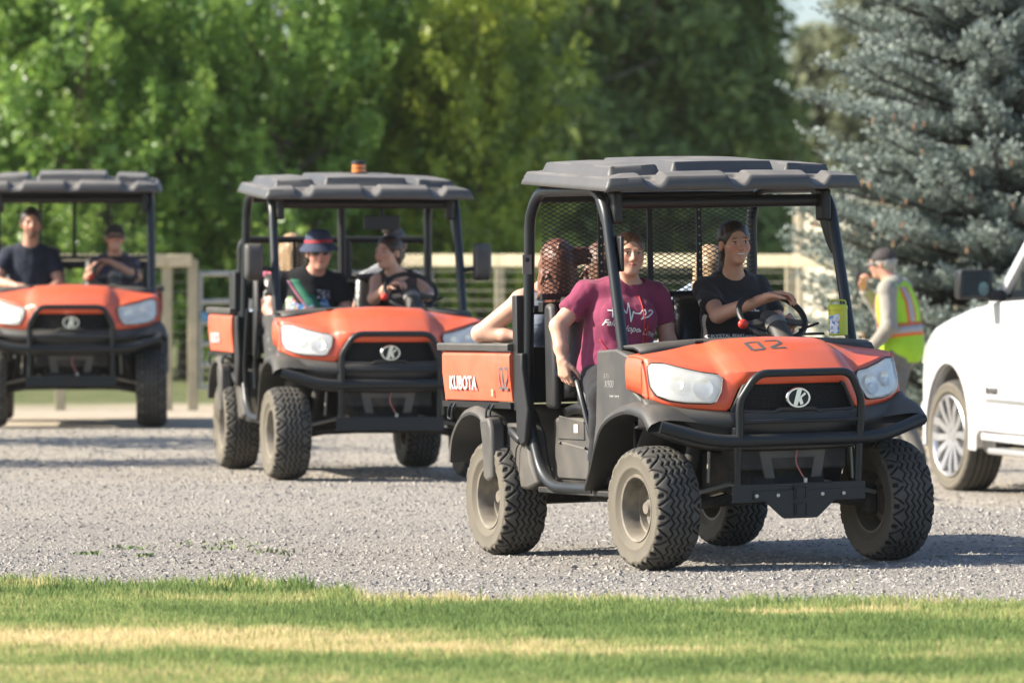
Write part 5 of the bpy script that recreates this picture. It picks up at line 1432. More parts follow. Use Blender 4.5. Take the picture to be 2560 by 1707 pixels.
def cloth(name, c0, c1=None, sc=5):
    if name in MATS: return MATS[name]
    m = mat(name, c0, .85, col2=c1 or tuple(v * .75 for v in c0), scale=sc, spec=.25, sheen=.15)
    N = m.node_tree.nodes; L = m.node_tree.links; tc = N.new('ShaderNodeTexCoord'); mp = N.new('ShaderNodeMapping'); mp.inputs['Scale'].default_value = (7, 7, 13); mp.inputs['Rotation'].default_value = (.5, .6, .3)
    ns = N.new('ShaderNodeTexNoise'); ns.noise_type = 'RIDGED_MULTIFRACTAL'; ns.inputs['Scale'].default_value = 1; ns.inputs['Detail'].default_value = 2; ns.inputs['Distortion'].default_value = .8
    bp = N.new('ShaderNodeBump'); bp.inputs['Strength'].default_value = .55; bp.inputs['Distance'].default_value = .018
    L.new(tc.outputs['Object'], mp.inputs[0]); L.new(mp.outputs[0], ns.inputs['Vector']); L.new(ns.outputs[0], bp.inputs['Height']); L.new(bp.outputs[0], N['Principled BSDF'].inputs['Normal'])
    return m

def unit(v): v = np.array(v, float); return v / (np.linalg.norm(v) + 1e-9)
def add_hand(S_, wr, f, pn, curl=25, ts=1, s=1.0, spread=.0):
    """wr wrist, f finger direction, pn direction the palm faces, ts thumb side along cross(f,pn)"""
    f = unit(f); pn = np.array(pn, float); pn = unit(pn - f * (pn @ f)); sd = np.cross(f, pn)
    wr = np.array(wr, float)
    for i, o in enumerate((.030, .010, -.010, -.029)):
        o *= ts
        kn = wr + (f * (.088 - .006 * abs(i - 1)) + sd * o) * s
        S_.cone(wr + sd * o * .45 * s, kn, .019 * s, .0125 * s, .012)
        p = kn; d = f + sd * spread * o * 8
        for j, L_ in enumerate((.043, .027, .021)):
            a = math.radians(curl * (.8, 1.2, .9)[j]); d = unit(d)
            d = d * math.cos(a) + np.cross(np.cross(d, pn), d) * math.sin(a) if j == 0 else d * math.cos(a) + unit(np.cross(sd, d) * (-1 if np.cross(sd, f) @ pn < 0 else 1)) * math.sin(a)
            q = p + d * L_ * s * (1, 1.08, 1, .82)[i]
            S_.cone(p, q, (.0098, .0088, .008)[j] * s, (.009, .008, .007)[j] * s, .004); p = q
    t0 = wr + (f * .022 + sd * ts * .026) * s; t1 = t0 + (f * .030 + sd * ts * .026 + pn * .018) * s; t2 = t1 + unit(f * .8 + sd * ts * .25 + pn * .5) * .034 * s; t3 = t2 + unit(f * .9 + pn * .5) * .024 * s
    S_.cone(t0, t1, .017 * s, .0125 * s, .012).cone(t1, t2, .0115 * s, .010 * s, .004).cone(t2, t3, .010 * s, .008 * s, .004)

def head_frame(yaw, pitch, roll=0): return np.array(Euler((R_(pitch), R_(roll), R_(yaw))).to_matrix())

def person(M, J, st, label, h=.007, group=None):
    """M: frame matrix; J: joints in that frame; st: style"""
    pel = np.array(J['pel'], float)
    root = empty('person', M @ Vector(pel)); root.rotation_euler = M.to_euler()
    T = lambda p: np.array(p, float) - pel
    bk = st.get('bulk', 1.0); fem = st.get('fem', True); sc = st.get('scale', 1.0)
    nk = T(J['neck']); shR, shL = T(J['shR']), T(J['shL']); mid = (shR + shL) / 2
    up = unit(mid - 0); rt = unit(shL - shR); fw = unit(np.cross(up, rt)); rt = np.cross(fw, up)   # fw points to the back (+Y)
    TM = np.stack([rt, fw, up], 1)
    Lt = np.linalg.norm(mid)
    hc = T(J['head']); HM = head_frame(*J['hrot'])
    hp = lambda x, y, z: hc + HM @ (np.array([x, y, z]) * sc)
    tors = lambda x, y, z: TM @ np.array([x, y, z]) 
    B = Sdf()
    def torso(S_, d=0.0, hips=True):
        S_.ell(tors(0, .0, .02), np.array([.165, .125, .13]) * bk + d, TM, .06)
        S_.ell(tors(0, .0, Lt * .42), np.array([.145, .115, .17]) * bk + d, TM, .07)
        S_.ell(tors(0, -.005, Lt * .74), np.array([.160, .112, .17]) * bk ** .7 + d, TM, .07)
        if fem:
            for s in (-1, 1): S_.ell(tors(s * .075, -.095 * bk, Lt * .70), np.array([.068, .062, .070]) * bk + d, TM, .05)
        elif st.get('belly'): S_.ell(tors(0, -.07, Lt * .32), np.array([.15, .12, .16]) * bk + d, TM, .08)
        S_.cone(shR + rt * .02, nk * .6 + mid * .4 + rt * -.02, .050 + d, .062 + d, .05).cone(shL - rt * .02, nk * .6 + mid * .4 + rt * .02, .050 + d, .062 + d, .05)
    torso(B)
    B.cone(nk + up * -.03, hp(0, .018, -.06), .060 * sc, (.048 if fem else .056) * sc, .03)
    # head
    e = lambda c, r, k, sub=False: B.ell(hp(*c), np.array(r) * sc, HM, k, sub)
    jw = st.get('jaw', .90 if fem else 1.0)
    e((0, .014, .032), (.074, .094, .084), .02); e((0, -.032, -.035), (.059 * jw, .060, .078), .03)
    e((0, -.070, -.090), (.024 * jw, .020, .018), .025)
    for s in (-1, 1):
        e((s * .036, -.058, -.022), (.028, .026, .030), .025); e((s * .032, -.080, .024), (.026, .012, .010), .015)
        e((s * .031, -.100, .004), (.019, .016, .012), .012, True); e((s * .031, -.0785, .004), (.0135, .0135, .0125), .004)
        e((s * .076, .014, -.006), (.010, .019, .031), .008); e((s * .011, -.099, -.031), (.0095, .010, .0085), .006)
    B.cone(hp(0, -.088, .014), hp(0, -.110, -.026), .0075 * sc, .0115 * sc, .012)
    B.cone(hp(-.020, -.083, -.054), hp(0, -.092, -.052), .0045 * sc, .0065 * sc, .008).cone(hp(.020, -.083, -.054), hp(0, -.092, -.052), .0045 * sc, .0065 * sc, .008)
    B.cone(hp(-.016, -.083, -.060), hp(0, -.090, -.0625), .0050 * sc, .0075 * sc, .008).cone(hp(.016, -.083, -.060), hp(0, -.090, -.0625), .0050 * sc, .0075 * sc, .008)
    ab = st.get('arm', 1.0)
    for sdn in 'RL':
        sh = shR if sdn == 'R' else shL; el = T(J['el' + sdn]); wr = T(J['wr' + sdn])
        B.ell(sh, np.array([.058, .058, .06]) * ab, None, .03)
        B.cone(sh, el, .052 * ab, .042 * ab, .02).cone(el, el * .35 + wr * .65, .043 * ab, .034 * ab, .02).cone(el * .35 + wr * .65, wr, .034 * ab, .026, .02)
        if 'hand' + sdn in J:
            hf, pn, cu, ts = J['hand' + sdn]; add_hand(B, wr, hf, pn, cu, ts, st.get('hs', 1.0))
    legs = {}
    for sdn, s in (('R', -1), ('L', 1)):
        hip = tors(s * .085 * bk, -.02, -.01); kn = T(J['kn' + sdn]); an = T(J['an' + sdn]); legs[sdn] = (hip, kn, an)
        B.cone(hip, kn, .082 * bk, .056 * bk ** .5, .04).cone(kn, an, .056 * bk ** .5, .040, .02)
        fd = np.array(J.get('foot', (0, -1, 0))) * .15; B.cone(an + [0, 0, -.03], an + fd + [0, 0, -.05], .035, .028, .02)
    V, F = B.net(h)
    me = np_mesh('body', V, F, True); vattr(me, 'hp', ((V - hc) @ HM) / sc, 'FLOAT_VECTOR')
    bo = link('body', me, root, st['skin'])
    # shirt
    sh_ = Sdf(); d = .016; torso(sh_, d)
    if fem is False or True:
        sh_.ell(tors(0, 0, Lt * .18), np.array([.165, .13, .20]) * bk + d * .6, TM, .05)
    for sdn in 'RL':
        s0 = shR if sdn == 'R' else shL; el = T(J['el' + sdn]); wr = T(J['wr' + sdn]); ln = st.get('sleeve', .62)
        if ln <= 0:
            continue
        if ln < 1:
            end = s0 + (el - s0) * ln; dr = unit(el - s0)
            sh_.ell(s0, np.array([.062, .062, .062]) * ab, None, .025)
            sh_.cone(s0, end + dr * .05, .061 * ab, (.064 if fem else .068) * ab, .02, clip=(end, dr))
        else:
            sh_.ell(s0, np.array([.072, .072, .074]) * ab, None, .03)
            sh_.cone(s0, el, .068 * ab, .060 * ab, .02).cone(el, wr, .060 * ab, .042 * ab, .02, clip=(wr - unit(wr - el) * .01, unit(wr - el)))
    nd = st.get('neckcut', .066)
    sh_.ell(nk + up * .045 - fw * .03, (nd, nd, nd * .95), None, .006, True)
    if st.get('sleeve', .62) <= 0:
        for s0, o in ((shR, -1), (shL, 1)): sh_.ell(s0 + rt * o * .03, (.055, .075, .085), TM, .01, True)
    hem = st.get('hem', -.08); sh_.cut(tors(0, 0, hem), -up)
    Vs, Fs = sh_.net(max(h * 1.15, .0085)); Vs = wrinkle(Vs, Fs, st.get('wr', .006), 26, st.get('seed', 1), (1, 1, .7))
    mes = np_mesh('shirt', Vs, Fs, True); so = link(st.get('shirt_name', 'shirt'), mes, root, st['shirt'])
    # trousers
    if st.get('pants') is not None:
        p_ = Sdf(); d = .016; p_.ell(tors(0, .0, .0), np.array([.165, .125, .13]) * bk + .012, TM, .04)
        for sdn in 'RL':
            hip, kn, an = legs[sdn]; k_ = st.get('pantlen', .92); p_.cone(hip, kn, .086 * bk + .012, .070 * bk ** .5, .04)
            if k_ > 0: p_.cone(kn, an, .071 * bk ** .5, .060, .03, clip=(kn + (an - kn) * k_, unit(an - kn)))
        p_.cut(tors(0, 0, .12), up)
        Vp, Fp = p_.net(max(h, .012)); Vp = wrinkle(Vp, Fp, .009, 22, st.get('seed', 1) + 5)
        link('trousers', np_mesh('trousers', Vp, Fp, True), root, st['pants'])
    for sdn in 'RL' if st.get('shoes', True) else '':
        an = legs[sdn][2]; fd = np.array(J.get('foot', (0, -1, 0)), float); q = Sdf()
        q.cone(an + [0, 0, -.035], an + fd * .16 + [0, 0, -.055], .048, .038, .03).cone(an + [0, 0, .02], an + [0, 0, -.04], .046, .05, .02)
        vq, fq = q.net(.011); link('shoe', np_mesh('shoe', vq, fq, True), root, mat('shoe_dark', (.03, .03, .032), .7))
    # hair
    if st.get('hair') is not None:
        H = Sdf(); fuzz = st.get('fuzz', .003)
        H.ell(hp(0, .020, .040), np.array([.084, .100, .090]) * sc, HM, .02)
        kind = st.get('hairkind', 'tied')
        if kind in ('tied', 'bun', 'long'):
            H.ell(hp(0, .070, -.03), np.array([.060, .052, .070]) * sc, HM, .03)
            for s in (-1, 1): H.ell(hp(s * .066, .006, .022), np.array([.019, .036, .040]) * sc, HM, .02) if kind != 'long' else H.ell(hp(s * .066, -.005, .0), np.array([.018, .034, .050]) * sc, HM, .02)
        else:
            H.ell(hp(0, .055, -.005), np.array([.070, .058, .065]) * sc, HM, .03)
            for s in (-1, 1): H.ell(hp(s * .070, .0, .012), np.array([.014, .026, .034]) * sc, HM, .015)
        if kind == 'tied': H.ell(hp(0, .125, -.01), np.array([.035, .04, .04]) * sc, HM, .02); H.cone(hp(-.01, .12, -.03), hp(-.055, .10, -.17), .034, .022, .03).cone(hp(-.055, .10, -.17), hp(-.075, .07, -.25), .022, .010, .02)
        if kind == 'bun': H.ell(hp(.03, .085, .125), np.array([.055, .05, .05]) * sc, HM, .02)
        if kind == 'long':
            for s in (-1, 1): H.cone(hp(s * .07, .03, -.02), hp(s * .085, .05, -.17), .035, .03, .03)
            H.cone(hp(0, .08, 0), hp(0, .085, -.20), .075, .075, .04)
            for (a, b_, r0, r1) in st.get('locks', ()): H.cone(hp(*a), hp(*b_), r0, r1, .02)
            rr_ = np.random.default_rng(st.get('seed', 1))
            for q_ in range(26):
                a_ = rr_.uniform(0, 6.28); z_ = rr_.uniform(-.16, .10); c_ = np.array([.085 * math.cos(a_), .055 + .055 * math.sin(a_), z_]); H.cone(hp(*c_), hp(*(c_ + np.array([rr_.normal(0, .03), rr_.normal(0, .02), -.06 - .05 * rr_.random()]) * 1.3)), .013, .005, .01)
        if kind == 'tied':
            for s in (-1, 1): H.ell(hp(s * .085, -.004, -.018), np.array([.024, .040, .042]) * sc, HM, .012, True)
        if st.get('under'): H.cut(hp(0, 0, .030), HM @ np.array([0, 0, 1.0]))
        fy = st.get('fringe', .070)
        H.ell(hp(0, -.098, -.035), np.array([.070, .075, fy + .035]) * sc, HM, .015, True)
        Vh, Fh = H.net(max(.0065, h * .9)); Vh = wrinkle(Vh, Fh, fuzz * 1.1, 130, 3 + st.get('seed', 1), (1, 1, .25))
        link('hair', np_mesh('hair', Vh, Fh, True), root, st['hair'])
    return root, dict(hp=hp, HM=HM, hc=hc, tors=tors, TM=TM, Lt=Lt, nk=nk, shirt=so, body=bo, pel=pel, up=up, rt=rt, fw=fw, sc=sc, shR=shR, shL=shL, Vs=Vs, Fs=Fs)

def ball_cap(root, info, m1, brim_m, mesh_back=None, button=True):
    hp = info['hp']; b = MB(); rows = []
    for i in range(9):
        t = i / 8 * math.pi / 2; r0, z = math.cos(t), math.sin(t)
        rows.append([hp(.088 * r0 * math.cos(a), .018 + .104 * r0 * math.sin(a), .022 + .100 * z ** .9) for a in np.linspace(0, 2 * math.pi, 25)[:-1]])
    cp = b.grid(rows, closed=True).build('cap', m1, root, 60, solid=.004)
    rows = []
    for j in range(5):
        t = j / 4
        rows.append([hp(.080 * math.sin(a) * (1 + .0 * t), .018 - .100 * math.cos(a) - .072 * t * math.cos(a) ** .8 * (1 - .1 * abs(math.sin(a))), .028 - .020 * t - .012 * math.sin(a) ** 2 * (1 + t)) for a in np.linspace(-1.25, 1.25, 13)])
    MB().grid(rows).build('brim', brim_m, cp, 60, solid=.005)
    if button: MB().ball(tuple(hp(0, .018, .123)), .007, 8, 5).build('button', m1, cp)
    return cp

def shirt_print(info, me, mm, pos, name='print', scale=(1, 1)):
    """lay a flat text mesh on the front of the shirt; pos = (x,z) in torso frame"""
    bv = BVHTree.FromPolygons([tuple(v) for v in info['Vs']], [tuple(f) for f in info['Fs']])
    TM = info['TM']; d = Vector(TM @ np.array([0, 1, 0]))
    bm = bmesh.new(); bm.from_mesh(me); bmesh.ops.triangulate(bm, faces=bm.faces)
    for it in range(2): bmesh.ops.subdivide_edges(bm, edges=[e for e in bm.edges if e.calc_length() > .014], cuts=1); bmesh.ops.triangulate(bm, faces=bm.faces)
    for v in bm.verts:
        p = Vector(TM @ np.array([pos[0] + v.co.x * scale[0], -.5, pos[1] + v.co.y * scale[1]])); hit = bv.ray_cast(p, d)
        v.co = (hit[0] - d * .0035) if hit[0] else p + d * .37
    m2 = bpy.data.meshes.new('print'); bm.to_mesh(m2); bm.free()
    return link(name, m2, info['shirt'], mm)

def stroke_mesh(lines, w_):
    b = MB()
    for ln in lines:
        for p, q in zip(ln[:-1], ln[1:]):
            P, Q = Vector((*p, 0)), Vector((*q, 0)); d = (Q - P).normalized(); n = Vector((-d.y, d.x, 0)) * w_ / 2; d *= w_ * .3
            b.add([P - d - n, Q + d - n, Q + d + n, P - d + n], [(0, 1, 2, 3)])
    return b.mesh('strokes', 0, recalc=False)
# ------------------------------------------------------------ who sits where
M1, M2, M3 = pose_matrix('v1'), pose_matrix('v2'), pose_matrix('v3')
sk_fair = skin_mat('skin_fair', (.62, .37, .265), brow=(.10, .055, .03))
sk_tan = skin_mat('skin_tan', (.58, .325, .22), brow=(.045, .028, .018), smile=True)
sk_man = skin_mat('skin_ruddy', (.60, .33, .24), brow=(.12, .08, .06))
sk_beard = skin_mat('skin_bearded', (.58, .34, .24), brow=(.035, .022, .015), beard=(.10, .06, .04))
h_brown = hair_mat('hair_brown', (.075, .035, .018), (.26, .13, .068))
h_dark = hair_mat('hair_dark', (.020, .012, .009), (.085, .050, .034))
h_red = hair_mat('hair_auburn', (.065, .022, .012), (.26, .095, .045))
h_blond = hair_mat('hair_blond', (.28, .17, .08), (.60, .42, .24))
c_maroon = cloth('maroon_jersey', (.27, .045, .100), (.21, .034, .078))
c_char = cloth('charcoal_jersey', (.030, .028, .029))
c_navy = cloth('navy_jersey', (.018, .024, .042))
c_black = cloth('black_cloth', (.014, .014, .016))
c_denim = cloth('pale_denim', (.20, .27, .36), (.32, .38, .45), 30)

# nearest buggy, passenger
p, I = person(M1, dict(pel=(-.345, .20, .955), neck=(-.245, .20, 1.455), shR=(-.480, .25, 1.415), shL=(-.085, .215, 1.395), head=(-.285, .125, 1.613), hrot=(-9, -3, 3),
    elR=(-.652, .24, 1.245), wrR=(-.665, .165, 1.065), elL=(-.05, .16, 1.145), wrL=(-.13, -.06, .98),
    handR=((.10, -.10, -1), (.8, .35, .1), 34, 1), handL=((0, -1, -.1), (0, 0, -1), 18, -1),
    knR=(-.575, -.17, .87), anR=(-.59, -.13, .50), knL=(-.24, -.22, .88), anL=(-.24, -.25, .47)),
    dict(skin=sk_fair, shirt=c_maroon, pants=c_black, hair=h_brown, hairkind='tied', bulk=1.13, arm=1.08, seed=3, jaw=1.05, hem=-.10, wr=.012), '', h=.0065)
setp(p, 'woman passenger in maroon printed T-shirt with red lanyard in the nearest buggy', 'person')
ecg = [[(-.095, .022), (-.095, -.028)], [(-.118, .004), (-.068, .004), (-.050, .004), (-.040, .016), (-.030, .004), (-.022, .0), (-.012, .052), (.002, -.038), (.012, .012), (.022, .004), (.045, .006), (.055, .022), (.068, .026), (.074, .012), (.060, -.010), (.052, -.022)],
       [(.058, -.018), (.085, -.006), (.105, .012), (.110, .024), (.100, .030), (.088, .022)]]
shirt_print(I, stroke_mesh(ecg, .0065), m_white, (.0, I['Lt'] * .74), 'heartbeat_print', (1.1, 1.1))
shirt_print(I, text_mesh('Faith', .044, 0, .0006, shear=.3), m_white, (-.105, I['Lt'] * .74 - .062), 'print_word')
shirt_print(I, text_mesh('Hope', .044, 0, .0006, shear=.3), m_white, (.005, I['Lt'] * .74 - .080), 'print_word')
shirt_print(I, text_mesh('\u2022 Love', .044, 0, .0006, shear=.3), m_white, (.105, I['Lt'] * .74 - .088), 'print_word')
# red lanyard: neck to lap, and the tail crossing to the hip
bv = BVHTree.FromPolygons([tuple(v) for v in I['Vs']], [tuple(f) for f in I['Fs']])
def on_shirt(info, bv, x, z, off=.004):
    d = Vector(info['TM'] @ np.array([0, 1, 0])); q = Vector(info['TM'] @ np.array([x, -.5, z])); h = bv.ray_cast(q, d); return (h[0] - d * off) if h[0] else q + d * .36
def ribbon(info, bv, pts, wd, name, mm):
    L = [on_shirt(info, bv, lerp(a[0], b_[0], t), lerp(a[1], b_[1], t)) for a, b_ in zip(pts[:-1], pts[1:]) for t in np.linspace(0, 1, 9)[:-1]]
    rows = [[p_ - Vector(info['rt']) * wd / 2, p_ + Vector(info['rt']) * wd / 2] for p_ in L]
    return MB().grid(rows).build(name, mm, info['shirt'], 60, solid=.002)
m_lany = mat('red_lanyard', (.50, .03, .03), .6)
ribbon(I, bv, [(.055, I['Lt'] * .97), (.075, I['Lt'] * .70), (.095, I['Lt'] * .35), (.10, .10)], .010, 'lanyard', m_lany)
ribbon(I, bv, [(.100, I['Lt'] * .62), (.112, I['Lt'] * .45), (.105, .08)], .009, 'lanyard', m_lany)
ribbon(I, bv, [(-.14, I['Lt'] * .42), (-.08, I['Lt'] * .22), (.0, .04)], .009, 'bag_strap', m_lany)

# nearest buggy, driver
p, I = person(M1, dict(pel=(.35, .22, .97), neck=(.352, .20, 1.485), shR=(.205, .235, 1.425), shL=(.520, .245, 1.425), head=(.330, .115, 1.662), hrot=(-4, -2, -2),
    elR=(.185, .03, 1.285), wrR=(.345, -.235, 1.372), elL=(.60, .10, 1.20), wrL=(.505, -.16, 1.235),
    handR=((.75, -.42, .15), (.05, -.5, -1), 30, -1), handL=((-.1, -1, .2), (-.9, 0, -.4), 40, 1),
    knR=(.24, -.22, .90), anR=(.24, -.33, .47), knL=(.46, -.22, .90), anL=(.46, -.33, .47)),
    dict(skin=sk_tan, shirt=c_char, pants=c_black, hair=h_dark, hairkind='tied', bulk=1.0, seed=8, wr=.010, hs=1.05, sleeve=.66), '', h=.0065)
setp(p, 'smiling dark haired woman in charcoal T-shirt driving the nearest buggy', 'person')
z0 = I['Lt'] * .70
shirt_print(I, text_mesh('TRAIL', .062, 0, .0014), m_white, (-.005, z0 + .025), 'print_word')
shirt_print(I, text_mesh('CRYSTAL PEAKS', .024, 0, .0006, space=1.0), m_white, (-.085, z0 - .125), 'print_word')
shirt_print(I, text_mesh('YOUTH RANCH', .024, 0, .0006, space=1.0), m_white, (.10, z0 - .13), 'print_word')
shirt_print(I, stroke_mesh([[(-.165, 0), (-.01, 0)], [(.035, 0), (.185, 0)], [(.0, -.012), (.012, .022), (.024, -.012)], [(.006, .0), (.018, .0)]], .003), m_white, (0, z0 - .145), 'print_rule')

# riders in the nearest buggy's bed, seen through the screen
p, I = person(M1, dict(pel=(-.42, 1.02, 1.02), neck=(-.43, .92, 1.455), shR=(-.575, .93, 1.375), shL=(-.27, .92, 1.39), head=(-.395, .86, 1.585), hrot=(165, 0, 0),
    elR=(-.745, 1.12, 1.205), wrR=(-.60, .93, 1.185), elL=(-.22, 1.1, 1.15), wrL=(-.3, 1.3, 1.1), handR=((.9, -.3, 0), (0, .3, -1), 20, 1),
    knR=(-.53, 1.42, 1.06), anR=(-.53, 1.50, .90), knL=(-.3, 1.42, 1.06), anL=(-.3, 1.5, .90), foot=(0, 1, 0)),
    dict(skin=sk_fair, shirt=cloth('pale_blue_top', (.16, .20, .27), (.26, .29, .33)), pants=c_denim, pantlen=0, hair=h_red, hairkind='long', fuzz=.006, seed=11, sleeve=0, neckcut=.11, arm=1.12, locks=[((.02, .05, .05), (-.16, .03, .06), .04, .018), ((.02, .06, .02), (-.17, .05, .0), .04, .016), ((.0, .06, .06), (-.19, .02, .03), .03, .01)]), '', h=.0105)
setp(p, 'auburn haired rider in the nearest bed resting a bare elbow on the rail', 'person')
p, I = person(M1, dict(pel=(-.05, 1.12, 1.00), neck=(-.06, 1.04, 1.44), shR=(-.22, 1.05, 1.36), shL=(.10, 1.05, 1.36), head=(-.075, 1.0, 1.575), hrot=(170, 0, 0),
    elR=(-.26, 1.12, 1.15), wrR=(-.15, 1.3, 1.1), elL=(.14, 1.12, 1.15), wrL=(.04, 1.3, 1.1), knR=(-.14, 1.45, 1.06), anR=(-.14, 1.52, .90), knL=(.06, 1.45, 1.06), anL=(.06, 1.52, .90), foot=(0, 1, 0)),
    dict(skin=sk_fair, shirt=c_denim, pants=c_denim, hair=h_brown, hairkind='long', fuzz=.006, seed=13, scale=.94), '', h=.0125)
setp(p, 'brown haired rider glimpsed through the screen behind the maroon shirt passenger', 'person')
p, I = person(M1, dict(pel=(.55, 1.12, .98), neck=(.55, 1.04, 1.42), shR=(.39, 1.05, 1.34), shL=(.70, 1.05, 1.34), head=(.575, 1.0, 1.545), hrot=(170, 0, 0),
    elR=(.36, 1.12, 1.13), wrR=(.46, 1.3, 1.1), elL=(.72, 1.12, 1.13), wrL=(.62, 1.3, 1.1), knR=(.45, 1.45, 1.06), anR=(.45, 1.52, .90), knL=(.63, 1.45, 1.06), anL=(.63, 1.52, .90), foot=(0, 1, 0)),
    dict(skin=sk_fair, shirt=c_denim, pants=c_denim, hair=h_blond, hairkind='long', fuzz=.006, seed=14, scale=.94), '', h=.0125)
setp(p, 'light haired rider glimpsed through the screen beside the driver shoulder', 'person')

# middle buggy, passenger in bucket hat
c_print = mat('printed_black_jersey', (.015, .016, .018), .85, spec=.25)
def print_mat():
    m = bpy.data.materials.new('colourful_print'); m.use_nodes = True; N = m.node_tree.nodes; L = m.node_tree.links; b = N['Principled BSDF']; b.inputs['Roughness'].default_value = .8
    tc = N.new('ShaderNodeTexCoord'); ns = N.new('ShaderNodeTexNoise'); ns.inputs['Scale'].default_value = 9; ns.inputs['Detail'].default_value = 3; ns.inputs['Distortion'].default_value = 1.2; L.new(tc.outputs['Object'], ns.inputs['Vector'])
    cr = N.new('ShaderNodeValToRGB'); cr.color_ramp.interpolation = 'CONSTANT'; e = cr.color_ramp.elements; e[0].color = (.05, .16, .35, 1); e[1].position = .43; e[1].color = (.30, .50, .65, 1)
    for p_, c_ in ((.48, (.60, .20, .06)), (.53, (.12, .10, .35)), (.58, (.15, .35, .10)), (.63, (.65, .60, .55)), (.68, (.5, .05, .08))):
        k = e.new(p_); k.color = (*c_, 1)
    L.new(ns.outputs[0], cr.inputs[0]); L.new(cr.outputs[0], b.inputs['Base Color']); return m
p, I = person(M2, dict(pel=(-.30, .22, .93), neck=(-.245, .19, 1.40), shR=(-.475, .23, 1.345), shL=(-.075, .22, 1.335), head=(-.225, .10, 1.545), hrot=(-4, 2, -2),
    elR=(-.565, .18, 1.15), wrR=(-.50, -.02, 1.02), elL=(-.01, .14, 1.10), wrL=(-.14, -.06, 1.04), handR=((.2, -1, -.2), (0, 0, -1), 20, 1), handL=((-.2, -1, -.1), (0, 0, -1), 20, -1),
    knR=(-.42, -.22, .87), anR=(-.42, -.28, .47), knL=(-.20, -.22, .87), anL=(-.20, -.28, .47)),
    dict(skin=sk_man, shirt=c_print, pants=c_navy, hair=h_brown, hairkind='short', fem=False, belly=True, bulk=1.18, arm=1.12, seed=21, scale=1.06, jaw=1.1, under=True), '', h=.0095)
setp(p, 'man in bucket hat and colourful printed black T-shirt, passenger of the middle buggy', 'person')
hpf = I['hp']; b = MB(); rows = []
for (r0, z) in ((.03, .158), (.065, .150), (.087, .130), (.098, .095), (.104, .066), (.126, .044), (.142, .026)):
    rows.append([hpf(r0 * .92 * math.cos(a), .012 + r0 * math.sin(a) * 1.06, z - .012 * (math.sin(a) < 0) * (r0 > .12)) for a in np.linspace(0, 2 * math.pi, 25)[:-1]])
m_hat = mat('navy_hat', (.020, .030, .065), .8, col2=(.035, .05, .10), scale=25)
b.grid(rows, closed=True); b.f.append(tuple(range(24))); ht = b.build('bucket_hat', m_hat, p, 50)
MB().grid([[hpf(r0 * .92 * math.cos(a), .012 + r0 * math.sin(a) * 1.06, z) for a in np.linspace(0, 2 * math.pi, 25)[:-1]] for r0, z in ((.1015, .089), (.1055, .069))], closed=True).build('hat_band', mat('red_band', (.34, .015, .025), .7), ht, 60)
def glasses(root, info, mm, w0=.034):
    hp_ = info['hp']; b = MB()
    for s in (-1, 1):
        b.grid([[hp_(s * (.031 + rr * w0 * .72 * math.cos(a)), -.100 + .012 * ((.031 + rr * .024 * math.cos(a)) / .06) ** 2 + .004, .004 + rr * .018 * math.sin(a)) for a in np.linspace(0, 6.283, 15)[:-1]] for rr in (1, .5, .02)], closed=True)
        b.tube([hp_(s * .056, -.094, .008), hp_(s * .076, -.04, .008), hp_(s * .078, .01, .006)], .0025, 5)
    b.tube([hp_(-.010, -.103, .010), hp_(.010, -.103, .010)], .0025, 5)
    return b.build('sunglasses', mm, root, 40)
glasses(p, I, mat('dark_lenses', (.03, .018, .014), .15))
m_pr = print_mat()
b = MB(); gx_, gz_ = 15, 10
b.grid([[Vector((lerp(-.155, .155, i / gx_), lerp(-.10, .07 + .03 * math.sin(i * 1.1), j / gz_), 0)) for i in range(gx_ + 1)] for j in range(gz_ + 1)])
shirt_print(I, b.mesh('g', 0, recalc=False), m_pr, (-.02, I['Lt'] * .50), 'front_print')
b = MB(); b.grid([[Vector((lerp(-.05, .05, i / 8), lerp(-.03, .03, j / 5), 0)) for i in range(9)] for j in range(6)])
shirt_print(I, b.mesh('g', 0, recalc=False), mat('pale_print', (.02, .02, .022), .8, col2=(.5, .5, .55), scale=60, mixfac=(.5, .56)), (.085, I['Lt'] * .80), 'chest_print')
bv = BVHTree.FromPolygons([tuple(v) for v in I['Vs']], [tuple(f) for f in I['Fs']])
ribbon(I, bv, [(-.10, I['Lt'] * 1.03), (-.03, I['Lt'] * .75), (.06, I['Lt'] * .45)], .105, 'sash', mat('green_sash', (.015, .14, .08), .7))
ribbon(I, bv, [(-.155, I['Lt'] * 1.0), (-.085, I['Lt'] * .73), (.0, I['Lt'] * .46)], .030, 'sash_edge', mat('orange_edge', (.50, .12, .06), .7, col2=(.2, .1, .25), scale=40))

# middle buggy, driver looking across
p, I = person(M2, dict(pel=(.34, .24, .93), neck=(.345, .19, 1.39), shR=(.215, .20, 1.335), shL=(.490, .23, 1.345), head=(.275, .125, 1.545), hrot=(-52, 0, 0),
    elR=(.150, .02, 1.225), wrR=(.235, -.20, 1.318), elL=(.575, .08, 1.235), wrL=(.500, -.15, 1.235), handR=((.35, -.7, .25), (.3, -.3, -1), 32, -1), handL=((-.4, -.8, .3), (-.3, -.2, -1), 32, 1),
    knR=(.24, -.22, .88), anR=(.24, -.33, .47), knL=(.44, -.22, .88), anL=(.44, -.33, .47)),
    dict(skin=sk_fair, shirt=cloth('dark_brown_top', (.045, .030, .028), (.06, .04, .035)), pants=c_black, hair=h_dark, hairkind='tied', seed=31, sleeve=0, neckcut=.10, bulk=1.0), '', h=.0095)
setp(p, 'dark haired woman in sleeveless brown top driving the middle buggy, looking sideways', 'person')
